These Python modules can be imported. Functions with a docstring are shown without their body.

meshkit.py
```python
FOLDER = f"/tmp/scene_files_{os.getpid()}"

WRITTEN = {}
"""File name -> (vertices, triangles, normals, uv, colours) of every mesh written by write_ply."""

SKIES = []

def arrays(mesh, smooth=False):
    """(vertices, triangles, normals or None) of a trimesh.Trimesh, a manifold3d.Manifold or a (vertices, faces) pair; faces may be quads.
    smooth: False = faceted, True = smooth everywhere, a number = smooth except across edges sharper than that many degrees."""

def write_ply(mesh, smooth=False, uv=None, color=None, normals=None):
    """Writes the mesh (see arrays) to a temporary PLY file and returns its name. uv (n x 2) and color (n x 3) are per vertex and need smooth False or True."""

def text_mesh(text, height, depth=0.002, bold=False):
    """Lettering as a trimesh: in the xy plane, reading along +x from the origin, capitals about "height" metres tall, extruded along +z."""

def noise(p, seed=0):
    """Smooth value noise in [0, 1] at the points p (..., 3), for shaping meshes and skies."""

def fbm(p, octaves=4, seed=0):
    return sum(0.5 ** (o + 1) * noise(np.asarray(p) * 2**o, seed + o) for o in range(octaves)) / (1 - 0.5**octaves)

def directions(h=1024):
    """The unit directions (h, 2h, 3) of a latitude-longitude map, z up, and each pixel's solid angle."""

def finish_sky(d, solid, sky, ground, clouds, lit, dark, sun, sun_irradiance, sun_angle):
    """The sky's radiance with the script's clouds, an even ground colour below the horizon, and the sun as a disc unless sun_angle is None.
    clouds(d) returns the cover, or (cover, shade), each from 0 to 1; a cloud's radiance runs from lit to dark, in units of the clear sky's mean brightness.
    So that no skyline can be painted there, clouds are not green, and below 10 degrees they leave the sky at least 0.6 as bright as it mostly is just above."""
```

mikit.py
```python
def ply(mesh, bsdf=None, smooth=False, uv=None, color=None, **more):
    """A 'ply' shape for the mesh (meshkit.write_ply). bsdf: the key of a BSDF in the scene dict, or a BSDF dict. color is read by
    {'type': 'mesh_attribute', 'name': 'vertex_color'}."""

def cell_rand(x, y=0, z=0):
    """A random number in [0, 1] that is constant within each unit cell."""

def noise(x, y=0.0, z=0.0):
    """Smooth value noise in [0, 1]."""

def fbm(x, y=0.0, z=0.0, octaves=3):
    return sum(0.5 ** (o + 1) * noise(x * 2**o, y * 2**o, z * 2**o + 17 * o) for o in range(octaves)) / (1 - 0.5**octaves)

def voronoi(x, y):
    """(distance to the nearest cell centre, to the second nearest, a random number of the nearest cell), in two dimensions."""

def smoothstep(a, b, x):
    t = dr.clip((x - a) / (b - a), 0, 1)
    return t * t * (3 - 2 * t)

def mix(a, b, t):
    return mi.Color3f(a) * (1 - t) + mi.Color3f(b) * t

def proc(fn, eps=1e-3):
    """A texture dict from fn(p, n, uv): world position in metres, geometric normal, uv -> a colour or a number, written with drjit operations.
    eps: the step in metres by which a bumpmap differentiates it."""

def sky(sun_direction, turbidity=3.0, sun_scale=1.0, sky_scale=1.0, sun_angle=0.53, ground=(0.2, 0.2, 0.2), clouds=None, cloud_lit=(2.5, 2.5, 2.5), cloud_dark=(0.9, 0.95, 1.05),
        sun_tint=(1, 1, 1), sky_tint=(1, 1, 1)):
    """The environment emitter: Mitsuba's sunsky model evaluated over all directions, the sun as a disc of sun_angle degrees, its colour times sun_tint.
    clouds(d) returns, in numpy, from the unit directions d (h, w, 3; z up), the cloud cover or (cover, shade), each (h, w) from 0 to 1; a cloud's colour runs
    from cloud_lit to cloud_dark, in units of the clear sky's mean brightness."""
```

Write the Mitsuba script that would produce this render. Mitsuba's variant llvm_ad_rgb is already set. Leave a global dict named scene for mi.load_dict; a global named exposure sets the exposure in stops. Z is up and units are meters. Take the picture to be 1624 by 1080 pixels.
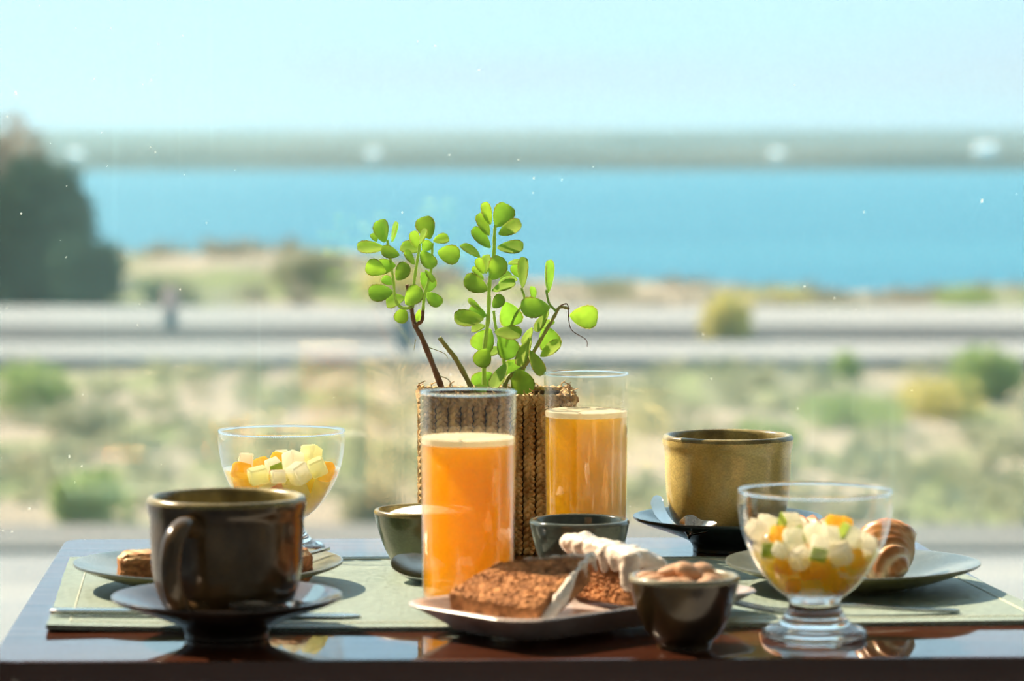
import math, random
import numpy as np, trimesh, mitsuba as mi, drjit as dr
import mikit, meshkit
from mikit import noise, fbm, smoothstep, mix, proc

T = mi.ScalarTransform4f
PI = math.pi
scene, labels = {'type': 'scene'}, {}

# ---------------------------------------------------------------- camera, sky, exposure
TZ = 0.75                                   # height of the table top
EYE = TZ + 0.294
PITCH = math.radians(3.376)
exposure = 2.55
scene['camera'] = {'type': 'thinlens', 'fov': math.degrees(2 * math.atan(812 / 5000)), 'fov_axis': 'x',
                   'aperture_radius': 0.0072, 'focus_distance': 2.30, 'near_clip': 0.05, 'far_clip': 20000.0,
                   'to_world': T().look_at([0, 0.012, EYE], [0, 0.012 + math.cos(PITCH), EYE - math.sin(PITCH)], [0, 0, 1])}
SUN = (-0.585, 0.458, 0.669)


def clouds(d):
    x, y, z = d[..., 0], d[..., 1], d[..., 2]
    az = np.arctan2(x, y)
    n = meshkit.fbm(np.stack([az * 5, z * 42, 0 * z], -1), 4, 3)
    m = meshkit.fbm(np.stack([az * 2.5, z * 9, 0 * z + 4], -1), 4, 8)
    el = np.degrees(np.arcsin(z))
    high = np.clip((el - 1.0) / 8.0, 0, 1)
    high = high * high * (3 - 2 * high)
    veil = 0.55 + 1.1 * (n - 0.5) + 0.5 * (m - 0.5) + 0.25 * high
    return np.clip(veil, 0.1, 0.95), np.clip(0.78 - 0.55 * high + 0.4 * (m - 0.5), 0, 1)


scene['sky'] = mikit.sky(SUN, turbidity=3.2, sun_scale=1.7, sky_scale=1.0, clouds=clouds, cloud_lit=(1.95, 3.00, 3.45), cloud_dark=(1.38, 1.31, 1.35),
                         sky_tint=(0.68, 0.91, 1.01), sun_tint=(1.0, 0.96, 0.9), ground=(0.3, 0.3, 0.26))


# ---------------------------------------------------------------- helpers
def rgb(*c):
    return {'type': 'rgb', 'value': list(c)}


def mat(name, **kw):
    scene['mat_' + name] = {'type': 'principled', **{k: (rgb(*v) if isinstance(v, tuple) else v) for k, v in kw.items()}}
    return name


def thin(name, color, dt, rough=0.5, **kw):
    scene['mat_' + name] = {'type': 'principledthin', 'base_color': rgb(*color) if isinstance(color, tuple) else color, 'diff_trans': dt, 'roughness': rough, **kw}
    return name


used = {}


def numbered(key):
    n = used.get(key, 0)
    used[key] = n + 1
    return key if n == 0 else f'{key}_{n:03d}'


def tag(key, label=None, cat=None, group=None, kind=None):
    d = labels.setdefault(key, {})
    for k, v in (('label', label), ('category', cat), ('group', group), ('kind', kind)):
        if v:
            d[k] = v
    return key


def thing(name, label, cat, group=None, kind=None):
    return tag(numbered(name), label, cat, group, kind)


def put(key, mesh, m, smooth=30, at=None, **kw):
    """one entry of the scene at the world transform `at`"""
    d = mesh if isinstance(mesh, dict) else mikit.ply(mesh, 'mat_' + m, smooth, **kw)
    d = dict(d)
    if isinstance(mesh, dict) and m is not None:
        d['bsdf'] = {'type': 'ref', 'id': 'mat_' + m}
    if at is not None:
        d['to_world'] = at
    scene[key] = d
    return key


def part(parent, name, mesh, m, smooth=30, at=None, label=None, kind=None, **kw):
    k = put(numbered(f'{parent}__{name}'), mesh, m, smooth, at, **kw)
    if label or kind:
        tag(k, label, kind=kind)
    return k


def struct(name, mesh, m, smooth=30, at=None):
    k = put(numbered(name), mesh, m, smooth, at)
    return tag(k, kind='structure')


def on_table(x, y, z=0.0, rot=0.0):
    return T().translate([x, y, TZ + z]).rotate([0, 0, 1], rot)


def cat(ms):
    return trimesh.util.concatenate(ms)


def box(c, e):
    m = trimesh.creation.box(e)
    m.apply_translation(c)
    return m


def lathe(profile, n=72, close=True):
    m = trimesh.creation.revolve(np.asarray(profile, float), sections=n)
    if close:
        m.merge_vertices()
        m.fix_normals()
    return m


def sheet(profile, n=72):
    """a single surface of revolution, uncapped"""
    p = np.asarray(profile, float)
    a = np.arange(n) * 2 * PI / n
    v = np.stack([p[:, None, 0] * np.cos(a), p[:, None, 0] * np.sin(a), np.repeat(p[:, None, 1], n, 1)], -1).reshape(-1, 3)
    i, j = np.meshgrid(np.arange(len(p) - 1), np.arange(n), indexing='ij')
    q = np.stack([i * n + j, i * n + (j + 1) % n, (i + 1) * n + (j + 1) % n, (i + 1) * n + j], -1).reshape(-1, 4)
    return trimesh.Trimesh(v, np.vstack([q[:, [0, 1, 2]], q[:, [0, 2, 3]]]), process=False)


def curve(points, k=6):
    """Catmull-Rom through the points"""
    p = np.asarray(points, float)
    p = np.vstack([2 * p[0] - p[1], p, 2 * p[-1] - p[-2]])
    out = []
    for i in range(1, len(p) - 2):
        for t in np.arange(k) / k:
            a, b, c, d = p[i - 1], p[i], p[i + 1], p[i + 2]
            out.append(0.5 * (2 * b + (c - a) * t + (2 * a - 5 * b + 4 * c - d) * t * t + (3 * b - a - 3 * c + d) * t ** 3))
    out.append(p[-2])
    return np.array(out)


def tube(points, radius, sides=8, flat=None):
    """a closed tube; flat = (vector, factor) squashes the section along that vector"""
    p = np.asarray(points, float)
    r = np.broadcast_to(radius, (len(p),)).astype(float)
    t = np.gradient(p, axis=0)
    t /= np.linalg.norm(t, axis=1, keepdims=True) + 1e-12
    ref = np.array([0, 0, 1.0]) if abs(t[:, 2]).mean() < 0.8 else np.array([1.0, 0, 0])
    if flat is not None:
        ref = np.asarray(flat[0], float)
    a = np.cross(t, ref)
    a /= np.linalg.norm(a, axis=1, keepdims=True) + 1e-12
    b = np.cross(a, t)
    ang = np.arange(sides) * 2 * PI / sides
    f = 1 if flat is None else flat[1]
    v = p[:, None] + r[:, None, None] * (np.cos(ang)[None, :, None] * a[:, None] + f * np.sin(ang)[None, :, None] * b[:, None])
    n = len(p)
    v = np.vstack([v.reshape(-1, 3), p[:1], p[-1:]])
    i, j = np.meshgrid(np.arange(n - 1), np.arange(sides), indexing='ij')
    q = np.stack([i * sides + j, i * sides + (j + 1) % sides, (i + 1) * sides + (j + 1) % sides, (i + 1) * sides + j], -1).reshape(-1, 4)
    k = np.arange(sides)
    caps = np.vstack([np.stack([np.full(sides, n * sides), (k + 1) % sides, k], 1), np.stack([np.full(sides, n * sides + 1), (n - 1) * sides + k, (n - 1) * sides + (k + 1) % sides], 1)])
    m = trimesh.Trimesh(v, np.vstack([q[:, [0, 1, 2]], q[:, [0, 2, 3]], caps]), process=False)
    m.fix_normals()
    return m


def grid_solid(top, bottom):
    """closes two grids of points (n, m, 3) into one solid"""
    n, m = top.shape[:2]
    v = np.vstack([top.reshape(-1, 3), bottom.reshape(-1, 3)])
    i, j = np.meshgrid(np.arange(n - 1), np.arange(m - 1), indexing='ij')
    a, b, c, d = i * m + j, (i + 1) * m + j, (i + 1) * m + j + 1, i * m + j + 1
    q = np.stack([a, b, c, d], -1).reshape(-1, 4)
    o = n * m
    rim = [k for k in range(m)] + [k * m + m - 1 for k in range(1, n)] + [(n - 1) * m + k for k in range(m - 2, -1, -1)] + [k * m for k in range(n - 2, 0, -1)]
    rim = np.array(rim)
    nx = np.roll(rim, -1)
    side = np.stack([rim, nx, nx + o, rim + o], -1)
    q = np.vstack([q, q[:, ::-1] + o, side])
    me = trimesh.Trimesh(v, np.vstack([q[:, [0, 1, 2]], q[:, [0, 2, 3]]]), process=False)
    me.fix_normals()
    return me


def bumped(mesh, amp, freq, seed=0, octaves=3):
    n = mesh.vertex_normals
    f = meshkit.fbm(mesh.vertices * freq, octaves, seed) - 0.5
    mesh.vertices = mesh.vertices + n * (f * 2 * amp)[:, None]
    return mesh


# ---------------------------------------------------------------- materials
def wood_color(p, n, uv):
    g = fbm(p.x * 5 + p.y * 0.5, p.y * 90, p.z * 20, 4)
    return mix((0.016, 0.005, 0.003), (0.072, 0.021, 0.009), g)


mat('dark_wood', base_color=proc(wood_color), roughness=0.035, specular=0.5, clearcoat=1.0, clearcoat_gloss=0.99)


def leather_color(p, n, uv):
    f = fbm(p.x * 260, p.y * 260, 1, 3)
    g = fbm(p.x * 18, p.y * 22, 7, 3)
    c = mix((0.215, 0.29, 0.26), (0.285, 0.36, 0.32), g)
    return c * (0.86 + 0.28 * f)


scene['mat_sage_leather'] = {'type': 'bumpmap', 'arbitrary': proc(lambda p, n, uv: fbm(p.x * 420, p.y * 300, 2, 3) + 0.6 * fbm(p.x * 60, p.y * 110, 5, 2), 6e-4), 'scale': 0.0008,
                         'bsdf': {'type': 'principled', 'base_color': proc(leather_color), 'roughness': 0.5, 'specular': 0.35}}
mat('hem_thread', base_color=(0.50, 0.54, 0.43), roughness=0.6)


def glaze(dark, light, f, seed, lo=0.35, hi=0.7):
    def fn(p, n, uv):
        g = fbm(p.x * f + seed, p.y * f, p.z * f * 0.45, 4)
        s = fbm(p.x * 900, p.y * 900, p.z * 900 + seed, 2)
        return mix(dark, light, smoothstep(lo, hi, g)) * (0.75 + 0.5 * s)
    return proc(fn)


mat('brown_glaze', base_color=glaze((0.028, 0.016, 0.011), (0.10, 0.062, 0.024), 34, 1), roughness=0.16, specular=0.6)
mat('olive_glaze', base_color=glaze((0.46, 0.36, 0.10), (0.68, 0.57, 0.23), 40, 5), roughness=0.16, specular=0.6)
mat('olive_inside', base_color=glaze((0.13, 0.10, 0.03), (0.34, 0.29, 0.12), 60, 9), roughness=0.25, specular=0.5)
mat('dark_saucer_glaze', base_color=glaze((0.022, 0.016, 0.013), (0.07, 0.04, 0.028), 30, 3), roughness=0.14, specular=0.6)
mat('teal_saucer_glaze', base_color=glaze((0.012, 0.022, 0.026), (0.03, 0.045, 0.05), 30, 4), roughness=0.12, specular=0.6)
mat('plate_glaze', base_color=glaze((0.075, 0.095, 0.09), (0.17, 0.19, 0.17), 28, 6), roughness=0.2, specular=0.55)
mat('plate_underside', base_color=glaze((0.085, 0.08, 0.028), (0.19, 0.17, 0.075), 28, 8), roughness=0.25, specular=0.5)
mat('green_glaze', base_color=glaze((0.045, 0.058, 0.03), (0.13, 0.15, 0.07), 30, 2), roughness=0.12, specular=0.6)
mat('grey_glaze', base_color=glaze((0.04, 0.055, 0.05), (0.13, 0.15, 0.13), 34, 12), roughness=0.12, specular=0.6)
mat('tray_glaze', base_color=glaze((0.30, 0.25, 0.23), (0.50, 0.44, 0.42), 24, 13), roughness=0.22, specular=0.5)
mat('lip_glaze', base_color=glaze((0.20, 0.19, 0.13), (0.36, 0.35, 0.27), 50, 14), roughness=0.2, specular=0.55)
scene['mat_steel'] = {'type': 'twosided', 'bsdf': {'type': 'roughconductor', 'material': 'none', 'specular_reflectance': rgb(0.68, 0.68, 0.67), 'alpha': 0.10}}
scene['mat_clear_wall'] = {'type': 'thindielectric', 'int_ior': 1.5}
scene['mat_clear_glass'] = {'type': 'dielectric', 'int_ior': 1.5}
scene['mat_wet_edge'] = {'type': 'thindielectric', 'int_ior': 1.12}
thin('foam', (1.0, 0.94, 0.74), 0.9, 0.6)

thin('apple_flesh', (0.97, 0.96, 0.85), 1.35, 0.35)
thin('melon_flesh', (0.94, 0.95, 0.66), 1.35, 0.35)
thin('green_skin', (0.48, 0.62, 0.12), 1.0, 0.3)
thin('red_skin', (0.80, 0.14, 0.08), 1.0, 0.3)
thin('orange_flesh', (0.995, 0.72, 0.15), 1.4, 0.3)
thin('mango_flesh', (0.99, 0.74, 0.15), 1.4, 0.35)


def crumb_color(p, n, uv):
    g = fbm(p.x * 420, p.y * 420, p.z * 420, 3)
    h = fbm(p.x * 90, p.y * 90, p.z * 90 + 3, 2)
    return mix((0.19, 0.075, 0.03), (0.64, 0.31, 0.13), smoothstep(0.25, 0.75, 0.65 * g + 0.35 * h))


mat('cake_crumb', base_color=proc(crumb_color), roughness=0.8, specular=0.15)
mat('icing', base_color=(0.80, 0.74, 0.66), roughness=0.35, specular=0.4)
mat('white_cream', base_color=(0.92, 0.90, 0.86), roughness=0.4)


def crust_color(p, n, uv):
    g = fbm(p.x * 120, p.y * 120, p.z * 120, 3)
    return mix((0.42, 0.17, 0.05), (0.80, 0.55, 0.28), smoothstep(0.3, 0.72, g))


mat('bread_crust', base_color=proc(crust_color), roughness=0.5, specular=0.3)
mat('pastry', base_color={'type': 'mesh_attribute', 'name': 'vertex_color'}, roughness=0.35, specular=0.45)
mat('almond_skin', base_color=proc(lambda p, n, uv: mix((0.40, 0.20, 0.10), (0.66, 0.42, 0.26), fbm(p.x * 500, p.y * 500, p.z * 500, 3))), roughness=0.6)


def straw_color(p, n, uv):
    g = fbm(p.x * 300, p.y * 300, p.z * 60, 3)
    return mix((0.34, 0.19, 0.06), (0.76, 0.54, 0.24), smoothstep(0.3, 0.7, g))


mat('seagrass', base_color=proc(straw_color), roughness=0.55, specular=0.3)
mat('basket_liner', base_color=(0.10, 0.06, 0.03), roughness=0.9)
mat('soil', base_color=(0.06, 0.045, 0.03), roughness=1.0)
mat('brown_stem', base_color=(0.20, 0.10, 0.06), roughness=0.6)
mat('cut_stem', base_color=(0.36, 0.36, 0.13), roughness=0.6)
thin('green_stem', (0.50, 0.66, 0.22), 0.9, 0.5)
thin('leaf', {'type': 'mesh_attribute', 'name': 'vertex_color'}, 1.3, 0.35)

mat('room_plaster', base_color=(0.62, 0.64, 0.65), roughness=0.9)
mat('room_floor', base_color=proc(lambda p, n, uv: mix((0.44, 0.44, 0.42), (0.55, 0.54, 0.52), fbm(p.x * 3, p.y * 40, 0, 3))), roughness=0.4)
mat('frame_paint', base_color=(0.10, 0.09, 0.08), roughness=0.4)

# ---------------------------------------------------------------- outside: ground, road, sea, far shore
GZ = EYE - 2.5
rng = np.random.default_rng(7)


def scrub_color(p, n, uv):
    a = fbm(p.x * 0.35, p.y * 0.12, 3, 4)
    b = fbm(p.x * 0.9 + 40, p.y * 0.5, 8, 3)
    c = mix((0.135, 0.145, 0.108), (0.235, 0.205, 0.16), smoothstep(0.38, 0.62, a))
    c = mix(c, (0.14, 0.165, 0.08), smoothstep(0.5, 0.68, b))
    return c * (0.8 + 0.4 * fbm(p.x * 6, p.y * 3, 1, 3))


mat('scrub_ground', base_color=proc(scrub_color), roughness=1.0, specular=0.1)
mat('gravel', base_color=proc(lambda p, n, uv: mix((0.165, 0.175, 0.175), (0.225, 0.235, 0.235), fbm(p.x * 0.8, p.y * 3, 2, 4))), roughness=1.0, specular=0.1)
mat('asphalt', base_color=proc(lambda p, n, uv: mix((0.035, 0.04, 0.045), (0.06, 0.066, 0.072), fbm(p.x * 0.6, p.y * 2, 2, 3))), roughness=0.9, specular=0.2)
mat('pale_concrete', base_color=proc(lambda p, n, uv: mix((0.16, 0.172, 0.178), (0.21, 0.222, 0.228), fbm(p.x * 1.5, p.y * 1.5, 2, 4))), roughness=0.9, specular=0.2)
mat('kerb_stone', base_color=(0.10, 0.105, 0.105), roughness=0.9)
scene['mat_sea_water'] = {'type': 'bumpmap', 'arbitrary': proc(lambda p, n, uv: fbm(p.x * 0.15, p.y * 0.4, 0, 3), 0.05), 'scale': 0.35,
                      'bsdf': {'type': 'principled', 'base_color': proc(lambda p, n, uv: mix((0.012, 0.125, 0.20), (0.025, 0.16, 0.235), fbm(p.x * 0.004, p.y * 0.01, 1, 3))), 'roughness': 0.45, 'specular': 0.25}}
mat('far_land', base_color=proc(lambda p, n, uv: mix((0.03, 0.04, 0.03), (0.13, 0.125, 0.095), fbm(p.x * 0.006, p.z * 0.09, 3, 4))), roughness=1.0, specular=0.1)
mat('white_wall', base_color=(0.85, 0.85, 0.84), roughness=0.8)

CRX = np.array([-40, -7.9, -4.9, -2.3, -1.3, 1.06, 2.9, 5.3, 7.0, 9.7, 40.0])
CRZ = np.array([-0.95, -0.95, -0.80, -1.05, -1.3, -1.47, -1.53, -1.58, -1.72, -1.50, -1.4])


def ground_z(x, y):
    crest = np.interp(x, CRX, CRZ) + 0.30 * (meshkit.fbm(np.stack([x * 0.35, y * 0.2, 0 * x], -1), 3, 5) - 0.5)
    t = np.clip((y - 49) / 10, 0, 1)
    t = t * t * (3 - 2 * t)
    z = GZ + (crest - GZ) * t
    f = np.clip((y - 62) / 40, 0, 1)
    z = z - 11.0 * f * f * (3 - 2 * f)
    lumps = 0.16 * (meshkit.fbm(np.stack([x * 0.9, y * 0.6, 0 * x + 2], -1), 3, 11) - 0.5) * np.clip((y - 21) / 3, 0, 1) * (1 - ((y > 36) & (y < 48.5)))
    return z + lumps


gx, gy = np.meshgrid(np.linspace(-42, 42, 240), np.concatenate([np.linspace(4, 20, 8), np.linspace(21, 66, 120), np.linspace(68, 110, 16)]))
gv = np.stack([gx, gy, ground_z(gx, gy)], -1)
top = gv.copy()
bot = gv.copy()
bot[..., 2] -= 1.0
struct('ground', grid_solid(top.transpose(1, 0, 2), bot.transpose(1, 0, 2)), 'scrub_ground', 60)


def strip(y0, y1, h, x0=-42, x1=42):
    return box([(x0 + x1) / 2, (y0 + y1) / 2, GZ + h / 2], [x1 - x0, y1 - y0, h])


struct('pavement', strip(5, 19.3, 0.05), 'pale_concrete')
struct('kerb', strip(19.3, 20.5, 0.09), 'kerb_stone')
struct('road_verge', strip(36.6, 39.8, 0.14), 'gravel')
struct('road', strip(39.8, 42.9, 0.16), 'asphalt')
struct('road_verge', strip(42.9, 48.2, 0.18), 'gravel')

SEA = -11.2
struct('sea', box([0, 2500, SEA - 0.5], [5000, 4840, 1.0]), 'sea_water')


def ridge(y, zfun, x0, x1, n, depth):
    x = np.linspace(x0, x1, n)
    z = zfun(x)
    prof = [(0.0, 0.0), (0.25 * depth, 0.55), (0.6 * depth, 0.9), (depth, 1.0), (1.6 * depth, 0.9)]
    g = np.stack([np.stack([x, np.full(n, y + a), SEA - 1 + (z - SEA + 1) * b], -1) for a, b in prof], 1)
    b = g.copy()
    b[..., 2] = SEA - 3
    return grid_solid(g, b)


def low_shore(x):
    return 1.044 + 5.5 + 7 * (meshkit.fbm(np.stack([x * 0.006, 0 * x, 0 * x], -1), 4, 3) - 0.5)


def high_shore(x):
    return 1.044 + 32 + 4 * (meshkit.fbm(np.stack([x * 0.002, 0 * x, 0 * x + 5], -1), 3, 6) - 0.5)


struct('far_shore', ridge(2390, low_shore, -900, 900, 240, 60), 'far_land', 60)
struct('far_hill', ridge(3900, high_shore, -1500, 1500, 200, 200), 'far_land', 60)

# salt haze over the bay
scene['sea_haze'] = {'type': 'cube', 'to_world': T().translate([0, 2160, 30]).scale([2400, 2000, 42]), 'bsdf': {'type': 'null'},
                     'interior': {'type': 'homogeneous', 'sigma_t': 0.00009, 'albedo': rgb(0.50, 0.86, 0.99), 'phase': {'type': 'hg', 'g': 0.5}}}
tag('sea_haze', 'pale salt haze lying over the far side of the bay', 'haze', kind='stuff')

# ---------------------------------------------------------------- the room
ROT = math.radians(8.2)
ROOM = T().translate([0, 2.5, 0]).rotate([0, 0, 1], math.degrees(ROT))
struct('floor', box([0, -2.4, -0.05], [6.0, 5.0, 0.1]), 'room_floor', at=ROOM)
struct('ceiling', box([0, -2.4, 2.75], [6.0, 5.0, 0.1]), 'room_plaster', at=ROOM)
struct('wall_left', box([-2.95, -2.4, 1.35], [0.1, 5.0, 2.6]), 'room_plaster', at=ROOM)
struct('wall_right', box([2.95, -2.4, 1.35], [0.1, 5.0, 2.6]), 'room_plaster', at=ROOM)
struct('wall_back', box([0, -4.85, 1.35], [5.8, 0.1, 2.6]), 'room_plaster', at=ROOM)
WX, W0, W1 = 1.9, 0.30, 2.35
struct('wall_front', cat([box([0, 0.05, W0 / 2], [5.8, 0.1, W0]), box([0, 0.05, (W1 + 2.7) / 2], [5.8, 0.1, 2.7 - W1]),
                          box([-(WX + 2.9) / 2, 0.05, (W0 + W1) / 2], [2.9 - WX, 0.1, W1 - W0]), box([(WX + 2.9) / 2, 0.05, (W0 + W1) / 2], [2.9 - WX, 0.1, W1 - W0])]), 'room_plaster', at=ROOM)
tag('window_1', kind='structure')
for c, e in (((0, 0.03, W0 + 0.03), (2 * WX, 0.06, 0.06)), ((0, 0.03, W1 - 0.03), (2 * WX, 0.06, 0.06)), ((-WX + 0.03, 0.03, (W0 + W1) / 2), (0.06, 0.06, W1 - W0 - 0.12)), ((WX - 0.03, 0.03, (W0 + W1) / 2), (0.06, 0.06, W1 - W0 - 0.12))):
    part('window_1', 'frame', box(c, e), 'frame_paint', at=ROOM)


def film_weight(p, n, uv):
    s = smoothstep(0.55, 0.85, fbm(p.x * 90, p.y * 3, p.z * 2.5, 3))
    b = fbm(p.x * 4, p.y * 4, p.z * 3, 4)
    return 0.025 + 0.03 * s * smoothstep(0.55, 0.72, b) + 0.035 * smoothstep(0.45, 0.75, b)


thin('dust_film', (0.42, 0.78, 0.84), 1.7, 0.9)
scene['mat_dusty_pane'] = {'type': 'blendbsdf', 'weight': proc(film_weight), 'clean': {'type': 'thindielectric', 'int_ior': 1.5}, 'dust': {'type': 'ref', 'id': 'mat_dust_film'}}
pane = trimesh.Trimesh([[-WX + .06, .03, W0 + .06], [WX - .06, .03, W0 + .06], [WX - .06, .03, W1 - .06], [-WX + .06, .03, W1 - .06]], [[0, 1, 2], [0, 2, 3]], process=False)
part('window_1', 'pane', pane, 'dusty_pane', False, at=ROOM)
part('window_1', 'pane', pane.copy().apply_translation([0, 0.016, 0]), 'clear_wall', False, at=ROOM)

# ---------------------------------------------------------------- table
quad = np.array([[-0.3046, 1.829], [0.352, 1.847], [0.307, 2.430], [-0.3423, 2.414]])


def rounded(q, r, n=6):
    from shapely.geometry import Polygon
    return Polygon(q).buffer(-r).buffer(r, quad_segs=n)


def slab(poly, z0, z1, bev=0.0025):
    rings = [(poly.buffer(-bev), z0), (poly.buffer(-bev * 0.3), z0 + bev * 0.3), (poly, z0 + bev), (poly, z1 - bev), (poly.buffer(-bev * 0.3), z1 - bev * 0.3), (poly.buffer(-bev), z1)]
    N = 240
    rows = []
    c = np.array(poly.centroid.coords[0])
    for p, z in rings:
        pts = np.array([p.exterior.interpolate(k / N, normalized=True).coords[0] for k in range(N)])
        k0 = np.argmin(np.arctan2(*(pts - c).T[::-1]))
        if p.exterior.is_ccw is False:
            pts = pts[::-1]
            k0 = np.argmin(np.arctan2(*(pts - c).T[::-1]))
        pts = np.roll(pts, -k0, 0)
        rows.append(np.column_stack([pts, np.full(N, z)]))
    v = np.vstack(rows + [[[*c, z0]], [[*c, z1]]])
    f = []
    R = len(rings)
    k = np.arange(N)
    for i in range(R - 1):
        a, b = i * N + k, i * N + (k + 1) % N
        f += [np.stack([a, b, b + N], 1), np.stack([a, b + N, a + N], 1)]
    f.append(np.stack([np.full(N, R * N), (k + 1) % N, k], 1))
    f.append(np.stack([np.full(N, R * N + 1), (R - 1) * N + k, (R - 1) * N + (k + 1) % N], 1))
    m = trimesh.Trimesh(v, np.vstack(f), process=False)
    m.fix_normals()
    return m


tb = thing('dining_table', 'polished dark red-brown wooden table by the window, carrying the whole breakfast', 'table')
part(tb, 'tabletop', slab(rounded(quad, 0.012), TZ - 0.030, TZ), 'dark_wood', 25)
inner = rounded(quad, 0.012).buffer(-0.03)
part(tb, 'apron', slab(inner, TZ - 0.10, TZ - 0.0305, 0.001), 'dark_wood', 25)
for k, (sx, sy) in enumerate(((1, 1), (-1, 1), (-1, -1), (1, -1))):
    cx, cy = quad[k] + np.array([sx, sy]) * 0.055
    part(tb, 'leg', box([cx, cy, (TZ - 0.10) / 2], [0.045, 0.045, TZ - 0.10]), 'dark_wood')


# ---------------------------------------------------------------- placemats
def placemat(q, name, label, curl=None):
    """q: front-left, front-right, back-right, back-left"""
    q = np.asarray(q, float)
    n, m = 40, 40
    u, v = np.meshgrid(np.linspace(0, 1, n), np.linspace(0, 1, m), indexing='ij')
    p = (1 - u)[..., None] * (1 - v)[..., None] * q[0] + u[..., None] * (1 - v)[..., None] * q[1] + (u * v)[..., None] * q[2] + ((1 - u) * v)[..., None] * q[3]
    wob = 0.0012 * (meshkit.fbm(np.stack([p[..., 0] * 30, p[..., 1] * 30, 0 * u], -1), 2, 4) - 0.5)
    edge = np.minimum(np.minimum(u, 1 - u), np.minimum(v, 1 - v))
    p = p + (wob * (edge < 0.03))[..., None]
    lift = 0 * u
    if curl:
        cu, cv, h = curl
        dd = np.hypot((u - cu) * 0.9, (v - cv) * 2.0)
        lift = h * np.clip(1 - dd / 0.35, 0, 1) ** 2
    b = np.dstack([p, TZ + 0.0003 + lift])
    t = np.dstack([p, TZ + 0.0030 + lift + 0.0002 * np.sin(u * 9)])
    k = thing('placemat', label, 'placemat')
    part(k, 'mat', grid_solid(t, b), 'sage_leather', 30)
    ring = np.vstack([t[2, 2:-2], t[2:-2, -3], t[-3, 2:-2][::-1], t[2:-2, 2][::-1], t[2:3, 2]]) + [0, 0, 0.0001]
    part(k, 'hem', tube(ring, 0.0006, 5), 'hem_thread')
    return k


placemat([(-0.287, 1.940), (-0.012, 1.944), (-0.030, 2.285), (-0.3205, 2.283)], 'placemat', 'sage green leather placemat on the left, under the plate with brown bread', (0, 0, 0.002))
placemat([(0.098, 1.958), (0.345, 1.972), (0.302, 2.288), (0.085, 2.283)], 'placemat', 'sage green leather placemat on the right, under the plate with croissants')


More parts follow.
